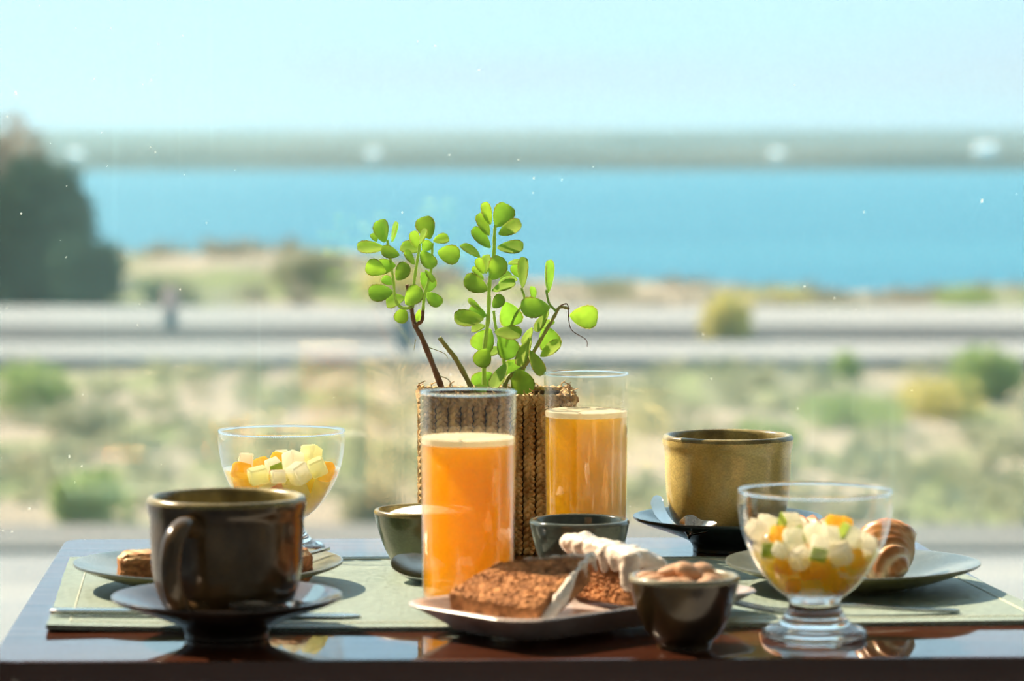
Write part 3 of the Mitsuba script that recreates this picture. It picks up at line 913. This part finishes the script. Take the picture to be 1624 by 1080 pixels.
# second slice: stands behind on its base, cut face to the front left, iced over the top
T1, T2 = W(0.0370, 2.024, 0.0460), W(0.0740, 1.975, 0.0415)
B = [W(0.0375, 2.020, 0.0110), W(0.0735, 1.969, 0.0110), T2, T1]
ck2 = thing('cake_slice', 'second brown cake slice with thick white icing, propped behind the front slice', 'cake slice')
m, nb = slice_mesh(B, 0.0235, seed=6)
part(ck2, 'crumb', m, 'cake_crumb', 30)
back = -nb
th = 0.0225
fr_ = lambda t: T1 + (T2 - T1) * t
bk_ = lambda t: T1 + (T2 - T1) * t + back * th + np.array([0, 0, -0.0045])
gi = random.Random(8)
chains = []
ts = np.linspace(-0.02, 1.03, 9)
for a, b in zip(ts[:-1], ts[1:]):
    h = [gi.uniform(-0.0008, 0.0010) for _ in range(3)]
    chains.append([ball(fr_(a), 0.0036, h[0]), ball(fr_((a + b) / 2) + back * th * 0.5, 0.0050, 0.0006 + h[1] * 1.5), ball(bk_(a), 0.0040, h[2])])
    chains.append([ball(fr_(a), 0.0036, h[0]), ball(fr_(b), 0.0036, h[1]), ball(bk_((a + b) / 2), 0.0042, h[2])])
    chains.append([ball(bk_(a), 0.0040, h[0]), ball(bk_(b), 0.0042, h[1]), ball(fr_((a + b) / 2), 0.0036, h[2])])
for t, L, r in ((0.02, 0.004, 0.0030), (0.20, 0.007, 0.0028), (0.42, 0.004, 0.0028), (0.62, 0.011, 0.0030), (0.80, 0.008, 0.0030), (0.98, 0.019, 0.0038), (1.05, 0.016, 0.0040)):
    p = fr_(t) - back * 0.0010
    chains.append([ball(p, r, 0.0), ball(p - back * 0.0006, r * 0.95, -L * 0.6), ball(p - back * 0.0004, r * 0.8, -L)])
for t in (0.25, 0.6, 0.95, 1.06):
    p = bk_(t)
    chains.append([ball(p, 0.0038, 0.0), ball(p + back * 0.0015, 0.0034, -0.008)])
part(ck2, 'icing', blobs(chains, 3, 0.0011), 'icing', 60, label='thick white icing')


# brown bread on the left plate
def loaf_slice(c, rot, sx, sy, sz, seed, label):
    k = thing('bread_slice', label, 'bread slice')
    m = rcube([sx, sy, sz], 0.0045)
    for _ in range(4):
        m = m.subdivide()
    m = trimesh.smoothing.filter_laplacian(m, iterations=6)
    m = bumped(m, 0.0010, 260, seed)
    up = m.face_normals[:, 2] > 0.6
    at = on_table(*c, rot)
    part(k, 'crumb', m.submesh([~up], append=True), 'cake_crumb', 40, at)
    part(k, 'crust', m.submesh([up], append=True), 'bread_crust', 40, at)
    return k


loaf_slice((P1[0] - 0.038, 2.108, 0.0188), 12, 0.042, 0.028, 0.0210, 3, 'rounded piece of brown bread on the left plate, left of the brown cup')
loaf_slice((P1[0] + 0.053, 2.098, 0.0205), -20, 0.034, 0.024, 0.0240, 8, 'piece of dark brown bread on the left plate, just right of the brown cup')


# ---------------------------------------------------------------- croissants
def croissant(loc, rot, tilt, L, R, label, seed):
    n, sides = 110, 40
    t = np.linspace(-1, 1, n)
    ang = t * 1.05
    rad = L / 2.1
    cx, cy = rad * np.sin(ang), rad * (np.cos(ang) - 1)
    segs = 9
    ph = (t + 1) / 2 * segs
    saw = ph - np.floor(ph)
    env = np.clip(1 - np.abs(t) ** 2.2, 0.02, 1) ** 0.75
    r = R * env * (0.84 + 0.20 * np.clip(1 - np.abs(2 * saw - 0.9), 0, 1) ** 0.7)
    a = np.arange(sides) * 2 * PI / sides
    tx, ty = np.cos(ang), -np.sin(ang)
    nx, ny = -ty, tx
    tw = 0.10 * np.sin(a)[None]
    px = cx[:, None] + nx[:, None] * r[:, None] * np.cos(a)
    py = cy[:, None] + ny[:, None] * r[:, None] * np.cos(a)
    pz = 0.92 * r[:, None] * np.sin(a) + 0 * cx[:, None]
    v = np.stack([px, py, pz], -1)
    f = meshkit.fbm(v * 150, 3, seed)
    fine = meshkit.fbm(v * np.array([500, 500, 500]), 2, seed + 4)
    v = v + np.stack([0 * px, 0 * px, 0.0016 * (f - 0.5)], -1)
    sw = (ph[:, None] + 0.22 * np.sin(a)[None] + 0.10 * (f - 0.5)) % 1.0
    baked = np.clip((sw - 0.12) / 0.2, 0, 1) * np.clip((1.02 - sw) / 0.25, 0, 1)
    side_ = np.clip(0.60 + 0.55 * np.cos(a - 0.9), 0, 1)[None]
    k = np.clip(0.10 + 0.95 * baked * side_ + 0.9 * (f - 0.5) + 0.5 * (fine - 0.5), 0, 1)[..., None]
    col = (1 - k) * np.array([0.86, 0.70, 0.45]) + k * np.array([0.44, 0.17, 0.045])
    i, j = np.meshgrid(np.arange(n - 1), np.arange(sides), indexing='ij')
    q = np.stack([i * sides + j, i * sides + (j + 1) % sides, (i + 1) * sides + (j + 1) % sides, (i + 1) * sides + j], -1).reshape(-1, 4)
    vv = np.vstack([v.reshape(-1, 3), v[0].mean(0), v[-1].mean(0)])
    cc = np.vstack([col.reshape(-1, 3), col[0].mean(0), col[-1].mean(0)])
    s = np.arange(sides)
    m = trimesh.Trimesh(vv, np.vstack([q[:, [0, 1, 2]], q[:, [0, 2, 3]], np.stack([np.full(sides, n * sides), (s + 1) % sides, s], 1), np.stack([np.full(sides, n * sides + 1), (n - 1) * sides + s, (n - 1) * sides + (s + 1) % sides], 1)]), process=False)
    m.fix_normals()
    put(thing('croissant', label, 'croissant'), m, 'pastry', True, on_table(*loc).rotate([0, 0, 1], rot).rotate([0, 1, 0], tilt), color=cc)


croissant((0.2470, 2.098, 0.0310), 78, -14, 0.080, 0.0200, 'golden croissant on the right plate, seen end-on right of the fruit glass', 3)
croissant((0.2030, 2.138, 0.0300), 8, 6, 0.084, 0.0215, 'browned croissant on the right plate, seen through the near fruit glass', 5)

# ---------------------------------------------------------------- basket and plant
BX, BY = -0.0120, 2.361
BW, BD, BH = 0.112, 0.086, 0.118
bk = thing('woven_basket', 'square planter basket of plaited brown seagrass behind the juice glasses', 'basket')
bat = on_table(BX, BY, 0, 2.5)
shell = box([0, 0, BH / 2 - 0.001], [BW - 0.007, BD - 0.007, BH - 0.004])
hole = box([0, 0, BH / 2 + 0.008], [BW - 0.012, BD - 0.012, BH])
part(bk, 'liner', trimesh.boolean.difference([shell, hole], engine='manifold'), 'basket_liner', 30, bat)
part(bk, 'soil', bumped(trimesh.creation.box([BW - 0.0125, BD - 0.0125, 0.02]).subdivide().subdivide().subdivide(), 0.0015, 150, 2).apply_translation([0, 0, BH - 0.024]), 'soil', 40, bat)


def braid(L, horizontal=False, A=0.0028, Bz=0.0016, r=0.0020, pitch=0.0150):
    out = []
    n = int(L / pitch * 10)
    t = np.linspace(0, L, n)
    for k in range(3):
        w = t / pitch * 2 * PI + k * 2 * PI / 3
        p = np.stack([A * np.sin(w), Bz * np.sin(2 * w), t], -1)
        out.append(tube(p, r, 6))
    return cat(out)


br = mikit.ply(braid(BH - 0.006), 'mat_seagrass', 60)
nx_, ny_ = 12, 9
for i in range(nx_):
    xx = (i - (nx_ - 1) / 2) * (BW - 0.002) / nx_
    for s in (-1, 1):
        part(bk, 'braid', br, None, at=T(bat).translate([xx, s * (BD / 2 - 0.001), 0.0002]))
for i in range(ny_):
    yy = (i - (ny_ - 1) / 2) * (BD - 0.002) / ny_
    for s in (-1, 1):
        part(bk, 'braid', br, None, at=T(bat).translate([s * (BW / 2 - 0.001), yy, 0.0002]).rotate([0, 0, 1], 90))
for L, rot, off in ((BW, 0, -1), (BW, 0, 1), (BD, 90, -1), (BD, 90, 1)):
    o = (BD if rot == 0 else BW) / 2 - 0.001
    M = T(bat).translate([-L / 2, off * o, BH - 0.004] if rot == 0 else [off * o, -L / 2, BH - 0.004])
    part(bk, 'rim_braid', mikit.ply(braid(L), 'mat_seagrass', 60), None, at=M.rotate([0, 1, 0], 90) if rot == 0 else M.rotate([1, 0, 0], -90))
fr = random.Random(5)
fray = []
for _ in range(46):
    s = fr.choice([-1, 1])
    x, y = (fr.uniform(-BW / 2, BW / 2), s * BD / 2) if fr.random() < 0.6 else (s * BW / 2, fr.uniform(-BD / 2, BD / 2))
    h = fr.uniform(0.0015, 0.0045)
    fray.append(tube([[x, y, BH - 0.003], [x + fr.uniform(-.002, .002), y + fr.uniform(-.002, .002), BH + h * 0.5], [x + fr.uniform(-.004, .004), y + fr.uniform(-.003, .003), BH + h]], [0.0008, 0.0007, 0.0003], 4))
part(bk, 'fray', cat(fray), 'seagrass', 60, bat, label='frayed straw ends along the rim', kind='stuff')

pl = thing('succulent_plant', 'leggy green succulent with round scalloped leaves growing from the woven basket', 'plant')


def stem(pts, dy, r0, r1, m, name='stem'):
    p = [(BX + x / 1000, BY + d / 1000, TZ + z / 1000) for (x, z), d in zip(pts, np.linspace(dy[0], dy[1], len(pts)))]
    c = curve(p, 6)
    part(pl, name, tube(c, np.linspace(r0, r1, len(c)) * (1 + 0.12 * np.sin(np.arange(len(c)) * 1.9)), 8), m, 60)


stem([(-37, 106), (-40, 118.7), (-54.1, 155.5), (-60.4, 168), (-62.7, 180.5), (-65.9, 197.7)], (0, -14), 0.0025, 0.0013, 'brown_stem')
stem([(-60.1, 167.2), (-54.9, 171.1), (-54.1, 178.9)], (-10, -12), 0.0016, 0.0012, 'brown_stem')
stem([(-62.7, 180.5), (-69.8, 180.5), (-74.5, 186.8), (-76, 200.9), (-79.9, 227.5), (-80.4, 230.6)], (-12, -14), 0.0013, 0.0009, 'green_stem')
stem([(-61.9, 180.5), (-60.4, 200.9), (-57.2, 221.2), (-56.2, 230.6)], (-12, -16), 0.0013, 0.0009, 'green_stem')
stem([(-54.1, 178.2), (-52.9, 189.9), (-48.6, 205.6), (-47.5, 218.1), (-47.1, 228.3)], (-12, -6), 0.0012, 0.0009, 'green_stem')
stem([(-41.6, 158.6), (-35.3, 150), (-29.1, 141.4), (-17.3, 118.7), (-14, 106)], (-20, -6), 0.0016, 0.0021, 'cut_stem')
stem([(-8.7, 104), (-8.7, 118.7), (-8.7, 146.1), (-5.6, 174.3), (-4.8, 197.7), (-1.7, 218.1), (-0.9, 236.9), (-0.1, 241.6)], (-4, -6), 0.0019, 0.0011, 'green_stem')
stem([(6.4, 104), (6.1, 127.3), (5.4, 142.9), (-0.1, 164.9), (-1.7, 177.4)], (6, 6), 0.0014, 0.0010, 'green_stem')
stem([(4, 106), (8.5, 127.3), (21, 136.7), (33.5, 157), (43.7, 174.3), (47.6, 180.5), (54.7, 179.3)], (-14, -4), 0.0019, 0.0010, 'cut_stem')
stem([(45.3, 177.4), (39.8, 182.9), (37.5, 193)], (-6, 2), 0.0011, 0.0008, 'green_stem')
stem([(7, 150), (13.2, 171.1), (21, 185.2), (19.1, 194.6)], (6, 2), 0.0011, 0.0008, 'green_stem')
stem([(47.6, 181.8), (53.1, 182.9), (53.9, 174.3), (56.2, 164.1), (66.7, 157), (67.7, 151.6)], (-8, -16), 0.0005, 0.0002, 'brown_stem', 'aerial_root')
stem([(-51, 153.1), (-46.3, 138.2), (-39.2, 122.6), (-38, 106)], (-12, -10), 0.0005, 0.0004, 'brown_stem', 'aerial_root')
stem([(-49.4, 150.8), (-38.5, 146.9), (-35.3, 142.9)], (-12, -18), 0.0003, 0.0002, 'cut_stem', 'aerial_root')
stem([(-41.6, 129.6), (-35.3, 127.3), (-31.4, 121)], (-12, -18), 0.0004, 0.0002, 'cut_stem', 'aerial_root')
stem([(-59.6, 157), (-60.7, 149.2)], (-12, -14), 0.0003, 0.0002, 'cut_stem', 'aerial_root')

# leaves: base x, y, z, apparent length and width (mm), direction of growth (degrees), +1 if the tip comes forward
LEAVES = [(-82,-15,229,17.2,12.2,100,-1),(-82,-20,225,20.2,9.3,185,1),(-77,-10,229,15.6,3.4,70,1),(-89,5,229,7.1,5.5,120,-1),(-71,-25,220,14.0,9.3,170,1),(-81,-30,208,15.5,13.2,160,1),(-74,-15,212,14.8,11.7,190,-1),(-73,-30,202,14.7,11.6,50,1),(-77,5,197,9.4,7.1,150,-1),(-76,-25,193,17.9,13.2,190,1),(-68,5,187,14.9,10.2,200,-1),(-68,-10,180,11.7,10.9,250,1),(-56,5,222,15.7,9.4,170,-1),(-60,-25,213,12.4,5.4,130,1),(-58,-30,225,13.2,7.8,110,1),(-49,5,231,17.3,14.9,110,-1),(-56,-25,228,12.4,4.7,60,1),(-47,15,229,11.9,7.9,10,-1),(-54,-15,223,9.4,8.6,50,1),(-55,-20,223,15.6,10.9,300,1),(-43,-15,222,17.2,14.8,350,1),(-52,-25,209,10.9,3.9,300,1),(-56,5,206,15.7,11.8,300,-1),(-66,-35,184,17.0,13.9,45,1),(-51,-15,192,14.0,10.1,310,1),(-57,-5,179,9.4,6.3,260,-1),
          (0,5,240,18.9,16.5,60,-1),(-4,-5,242,17.2,7.8,115,1),(-5,-10,234,18.0,8.6,125,1),(2,-10,235,18.8,10.9,20,1),(-4,-15,225,19.5,9.4,140,1),(1,-10,225,19.5,10.2,355,1),(-12,5,217,17.3,5.5,150,-1),(-9,-20,206,12.5,7.0,120,1),(-7,-15,206,14.0,7.8,85,-1),(-3,-25,202,18.6,14.8,60,1),(-9,-5,201,12.5,3.9,140,1),(-6,-20,194,19.5,13.2,160,1),(9,15,212,11.1,3.5,5,-1),(-3,-15,193,18.7,7.0,15,1),(2,5,198,14.2,4.7,10,-1),(3,15,200,9.5,6.3,30,-1),(-2,-20,181,11.7,9.3,45,1),(7,5,184,18.9,18.1,290,-1),(-9,-25,173,21.7,12.4,185,1),(-7,-5,174,14.1,11.0,170,-1),(-10,0,177,14.1,3.1,145,1),(-4,5,164,18.9,18.1,240,-1),(-1,-20,163,20.2,10.1,350,1),(3,5,160,20.5,17.3,300,-1),(-6,-15,150,14.8,14.0,240,1),(-3,5,131,16.5,15.7,220,-1),(-8,5,166,11.0,5.5,200,-1),
          (19,15,201,11.9,9.5,120,-1),(20,-5,195,22.7,7.8,80,1),(28,15,185,10.3,4.7,100,-1),(40,-20,181,21.8,15.6,185,1),(39,5,191,24.4,6.6,95,1),(39,-25,179,17.9,6.2,245,1),(55,5,174,21.2,18.1,355,-1),(36,5,166,20.5,17.3,290,-1),(33,-25,145,17.9,8.5,30,1),(26,-25,160,23.3,8.5,255,1),(25,-35,150,20.1,9.3,290,1),(23,5,139,18.1,16.5,210,-1),(16,-15,135,20.3,17.9,290,1),(9,-35,141,21.7,9.3,245,1),(27,-15,166,14.0,5.9,250,1),(44,5,169,9.4,5.5,200,-1),(-6,-15,121,9.4,6.2,190,1),(5,15,148,11.1,6.3,200,-1)]


def leaf_mesh(bx, by, bz, l, w, ang, tip, seed):
    asp = 0.84
    dz = 0.0
    roll = 0.0
    g = random.Random(seed)
    if w > asp * l:
        L = w / asp
        dz = math.sqrt(max(L * L - l * l, 0))
    else:
        L = l * 1.03
        dz = 0.24 * L
        roll = math.acos(min(1, w / (asp * L)))
    a = math.radians(ang)
    ax = np.array([math.cos(a) * l, -tip * dz, math.sin(a) * l])
    ax /= np.linalg.norm(ax)
    view = np.array([0, -1.0, 0])
    side = np.cross(ax, view)
    side /= np.linalg.norm(side)
    nor = np.cross(side, ax)
    roll *= -1 if g.random() < 0.5 else 1
    if nor[2] * math.cos(roll) + (np.cross(nor, ax))[2] * math.sin(roll) < 0:
        roll = -roll
    s2 = side * math.cos(roll) + nor * math.sin(roll)
    n2 = np.cross(s2, ax)
    L *= 0.001
    hw = asp * L / 2
    nu, nv = 25, 13
    u = np.linspace(0, 1, nu)[:, None]
    c = np.linspace(-1, 1, nv)[None]
    out = 2.08 * np.clip(u, 0, 1) ** 0.72 * np.clip(1 - u, 0, 1) ** 0.42
    out = np.maximum(out, 0.10 * (1 - u))
    scal = 1 + 0.075 * np.clip((u - 0.35) / 0.3, 0, 1) * np.abs(np.sin(u * 19)) - 0.02
    X = u * L * np.ones_like(c)
    Y = hw * out * scal * c
    cup_ = 0.12 * L * (c ** 2) * out + 0.10 * L * (u - 0.3) ** 2
    th = 0.00085 * np.sqrt(np.clip(1 - c ** 2, 0, 1)) * np.sqrt(np.clip(1 - (2 * u - 1) ** 4, 0, 1)) + 0.00005
    b = np.array([BX + bx / 1000, BY + by / 1000, TZ + bz / 1000])

    def P(off):
        return b + X[..., None] * ax + Y[..., None] * s2 + (cup_ + off)[..., None] * n2
    m = grid_solid(P(th), P(-th))
    e = np.clip((np.abs(c) - 0.90) / 0.10, 0, 1) * np.clip((u - 0.30) / 0.15, 0, 1)
    e = np.maximum(e, np.clip((u - 0.965) / 0.035, 0, 1) * np.ones_like(c))
    e = (0.75 * e * (0.4 + 0.6 * np.abs(np.sin(u * 19 + 0.4))))[..., None]
    base = np.array([0.58, 0.80, 0.22]) * g.uniform(0.82, 1.08)
    base = base + np.array([0.05, 0.02, 0.0]) * g.uniform(-1, 1)
    col = (1 - e) * base + e * np.array([0.30, 0.12, 0.05])
    f = meshkit.fbm(P(0 * th) * 240, 2, seed)[..., None]
    col = np.clip(col * (0.88 + 0.24 * f), 0, 1).reshape(-1, 3)
    return m, np.vstack([col, col])


for i, lf in enumerate(LEAVES):
    m, c = leaf_mesh(*lf, i)
    part(pl, 'leaf', m, 'leaf', True, color=c)


# ---------------------------------------------------------------- shrubs and small things outdoors
def shrub_color(lo, hi):
    return proc(lambda p, n, uv: mix(lo, hi, fbm(p.x * 3, p.y * 3, p.z * 5, 3)))


thin('dark_foliage', shrub_color((0.025, 0.055, 0.035), (0.075, 0.125, 0.085)), 0.3, 0.8)
thin('brown_foliage', shrub_color((0.26, 0.20, 0.14), (0.42, 0.33, 0.24)), 0.5, 0.8)
thin('green_foliage', shrub_color((0.22, 0.32, 0.10), (0.40, 0.50, 0.20)), 0.6, 0.8)
thin('grey_foliage', shrub_color((0.24, 0.26, 0.16), (0.40, 0.41, 0.28)), 0.6, 0.8)
thin('dune_foliage', shrub_color((0.22, 0.20, 0.15), (0.36, 0.33, 0.25)), 0.4, 0.8)
thin('yellow_foliage', shrub_color((0.44, 0.42, 0.14), (0.66, 0.60, 0.22)), 0.7, 0.8)
mat('twig', base_color=(0.12, 0.09, 0.06), roughness=0.9)


def foliage(rx, ry, h, n, size, seed, hemi=True):
    """a crown of many leaves on lobed shells around a hollow heart"""
    g = np.random.default_rng(seed)
    lobes = 5 + int(g.integers(0, 4))
    cs = np.stack([g.uniform(-.55, .55, lobes) * rx, g.uniform(-.5, .5, lobes) * ry, g.uniform(.25, .62, lobes) * h], 1)
    cs[0] = (0, 0, 0.5 * h)
    rs = g.uniform(0.28, 0.45, lobes)
    rs[0] = 0.5
    which = g.integers(0, lobes, n)
    d = g.normal(size=(n, 3))
    d /= np.linalg.norm(d, axis=1, keepdims=True)
    k = g.uniform(0.55, 1.0, n) ** 0.5
    p = cs[which] + d * (rs[which] * k)[:, None] * np.array([rx * 1.1, ry * 1.1, h])
    p[:, 2] = np.abs(p[:, 2]) % (1.02 * h)
    a = g.normal(size=(n, 3)) + d * 0.6
    a /= np.linalg.norm(a, axis=1, keepdims=True)
    b = np.cross(a, g.normal(size=(n, 3)))
    b /= np.linalg.norm(b, axis=1, keepdims=True)
    s = size * g.uniform(0.6, 1.4, n)[:, None]
    v = np.stack([p, p + a * s * 0.5 + b * s * 0.28, p + a * s, p + a * s * 0.5 - b * s * 0.28], 1).reshape(-1, 3)
    i = np.arange(n)[:, None] * 4
    f = np.vstack([i + [0, 1, 2], i + [0, 2, 3]])
    return trimesh.Trimesh(v, f, process=False)


def shrub(x, y, rx, h, m, label, n=1500, size=None, seed=1, group=None, name='shrub'):
    z = float(ground_z(np.array([x]), np.array([y]))[0])
    if 36.5 < y < 48.3:
        z = GZ + 0.15
    k = thing(name, label, 'bush', group)
    at = T().translate([x, y, z - 0.02])
    part(k, 'foliage', foliage(rx, rx * 0.9, h, n, size or 0.16 * h, seed), m, False, at)
    g = random.Random(seed)
    st = [tube([[0, 0, 0], [g.uniform(-.3, .3) * rx, g.uniform(-.3, .3) * rx, 0.4 * h], [g.uniform(-.6, .6) * rx, g.uniform(-.5, .5) * rx, 0.75 * h]], [0.03 * h, 0.02 * h, 0.008 * h], 5) for _ in range(5)]
    part(k, 'stem', cat(st), 'twig', 60, at)
    return k


# the big dark bush across the road
shrub(-7.80, 51.6, 1.30, 2.35, 'dark_foliage', 'large dark bush across the road at the left edge of the view', 5200, 0.20, 3)
shrub(-6.62, 48.9, 0.62, 1.25, 'dark_foliage', 'dark bush of medium height, at the right foot of the largest bush', 2200, 0.16, 4)
shrub(-8.7, 55.2, 1.25, 2.95, 'brown_foliage', 'brown dry-topped bush rising behind the largest dark bush', 2200, 0.20, 5)
spec = [  # x, y, radius, height, material, label
    (-2.85, 21.2, 0.30, 0.42, 'green_foliage', 'green bush by the kerb left of the brown cup'),
    (-4.75, 31.0, 0.50, 0.50, 'green_foliage', 'green bush on the dry grass at the left edge, below the road'),
    (-3.75, 27.5, 0.40, 0.35, 'grey_foliage', 'grey-green bush on the dry grass left of the far fruit glass'),
    (-0.95, 21.5, 0.26, 0.32, 'grey_foliage', 'grey-green bush by the kerb between fruit glass and basket'),
    (3.65, 34.6, 0.26, 0.36, 'green_foliage', 'small round green bush standing before the road on the right'),
    (2.75, 40.2, 0.34, 0.62, 'yellow_foliage', 'yellowish clump of grass on the road edge right of the plant'),
    (1.75, 26.3, 0.40, 0.28, 'grey_foliage', 'low grey bush behind the olive cup on its left'),
    (2.15, 27.0, 0.42, 0.30, 'green_foliage', 'low green bush behind the olive cup'),
    (3.10, 28.5, 0.55, 0.34, 'green_foliage', 'low green bush on the dry grass right of the olive cup'),
    (4.15, 29.5, 0.55, 0.40, 'yellow_foliage', 'yellow-green bush on the dry grass, farther right'),
    (4.75, 31.5, 0.42, 0.55, 'green_foliage', 'green bush at the right edge of the view, below the road'),
    (-5.35, 50.5, 0.60, 0.55, 'grey_foliage', 'grey bush on the dune beside the dark bushes'),
    (-3.60, 53.5, 0.95, 0.70, 'grey_foliage', 'wide grey bush on the dune left of the plant'),
    (-2.00, 53.0, 0.80, 0.55, 'yellow_foliage', 'dry yellowish bush on the dune just left of the plant'),
    (1.70, 55.0, 0.80, 0.35, 'grey_foliage', 'low grey bush on the dune just right of the plant'),
    (4.40, 54.0, 0.90, 0.30, 'yellow_foliage', 'low yellowish bush on the dune above the olive cup'),
    (7.60, 53.0, 1.00, 0.42, 'green_foliage', 'wide green bush on the dune at the right'),
    (9.10, 52.0, 0.80, 0.45, 'green_foliage', 'green bush on the dune at the right edge of the view'),
    (2.78, 19.9, 0.075, 0.07, 'yellow_foliage', 'tiny yellow flowering tuft on the kerb above the right plate'),
]
for i, (x, y, r, h, m, lab) in enumerate(spec):
    shrub(x, y, r, h, m, lab, 1100 if r > 0.2 else 160, None, 20 + i)

# dry grass tufts over the waste ground: too many to count
g = np.random.default_rng(31)
tu = []
for i in range(420):
    y = 21.0 + 15.2 * g.random() ** 1.3
    x = g.uniform(-0.21, 0.21) * y
    if any((x - q[0]) ** 2 + (y - q[1]) ** 2 < (q[2] * 1.5 + 0.35) ** 2 for q in spec):
        continue
    z = float(ground_z(np.array([x]), np.array([y]))[0])
    f = foliage(g.uniform(0.12, 0.30), 0.2, g.uniform(0.10, 0.22), 26, 0.13, 900 + i)
    f.apply_translation([x, y, z - 0.02])
    tu.append(f)
put(thing('grass_tuft', 'dry grey-green tufts scattered over the waste ground before the road', 'grass', kind='stuff'), cat(tu), 'grey_foliage', False)

tu = []
for i in range(230):
    y = g.uniform(49.5, 61.0)
    x = g.uniform(-0.19, 0.20) * y
    if any((x - q[0]) ** 2 + (y - q[1]) ** 2 < (q[2] * 1.4 + 0.6) ** 2 for q in spec) or (x < -5.2 and y < 57):
        continue
    z = float(ground_z(np.array([x]), np.array([y]))[0])
    f = foliage(g.uniform(0.25, 0.6), 0.4, g.uniform(0.15, 0.36) * (1.0 if x < -1 else 0.45), 40, 0.2 if x < -1 else 0.13, 1500 + i)
    f.apply_translation([x, y, z - 0.03])
    tu.append(f)
put(thing('dune_scrub', 'low grey-brown scrub covering the dune beyond the road', 'grass', kind='stuff'), cat(tu), 'dune_foliage', False)

mat('bollard_paint', base_color=(0.05, 0.10, 0.13), roughness=0.5)


def post(x, y, r, h, label, m2):
    k = thing('roadside_post', label, 'post')
    at = T().translate([x, y, GZ + 0.10])
    part(k, 'shaft', lathe([(0, 0), (r, 0), (r, h * 0.55), (0, h * 0.55)], 20), 'bollard_paint', 30, at)
    part(k, 'cap', lathe([(0, h * 0.55), (r * 1.02, h * 0.55), (r * 1.02, h * 0.92), (r * 0.7, h), (0, h)], 20), m2, 30, at)


mat('pink_paint', base_color=(0.55, 0.36, 0.33), roughness=0.6)
post(-1.29, 38.0, 0.11, 0.55, 'dark blue-grey post by the road, blurred behind the left stems of the plant', 'bollard_paint')
post(-4.55, 42.0, 0.09, 0.62, 'slim post with a pinkish top by the road, left of the plant', 'pink_paint')


def house(x, y, z, w, h, label):
    k = thing('far_house', label, 'building')
    at = T().translate([x, y, z])
    part(k, 'wall', box([0, 0, h / 2], [w, 8, h]), 'white_wall', at=at)
    rf = trimesh.convex.convex_hull([[-w / 2, -4.4, h], [w / 2, -4.4, h], [-w / 2, 4.4, h], [w / 2, 4.4, h], [-w / 2, 0, h + 2], [w / 2, 0, h + 2]])
    part(k, 'roof', rf, 'white_wall', at=at)


for x, w, h, lab in ((358, 15, 6, 'white house on the far shore at the right, the brightest'), (200, 8, 4, 'small white house on the far shore, right of the middle'), (-105, 9, 4, 'small white house on the far shore above the plant'), (-330, 10, 4, 'small white house on the far shore at the left')):
    house(x, 2388, 1.0 if x == 358 else -2.0, w, h, lab)

# ---------------------------------------------------------------- specks of dust on the window pane
sp = random.Random(42)
specks = []
for i in range(110):
    x, z = sp.uniform(-0.5, 0.5), sp.uniform(0.70, 1.20)
    if i < 50:
        x = sp.uniform(-0.5, -0.25)
    r = sp.choice([0.0003, 0.0004, 0.0005, 0.0007]) * sp.uniform(0.7, 1.3)
    m = trimesh.creation.icosphere(1)
    m.apply_scale([r, 0.0002, r * sp.choice([1, 1, 1.3, 2.0])])
    m.apply_transform(trimesh.transformations.rotation_matrix(sp.uniform(-0.4, 0.4), [0, 1, 0]))
    m.apply_translation([x, 0.0297, z])
    specks.append(m)
thin('speck', (0.92, 0.95, 0.95), 1.2, 0.8)
k = thing('dust_speck', 'white dust specks stuck to the window pane', 'dust', kind='stuff')
put(k, cat(specks), 'speck', 60, ROOM)
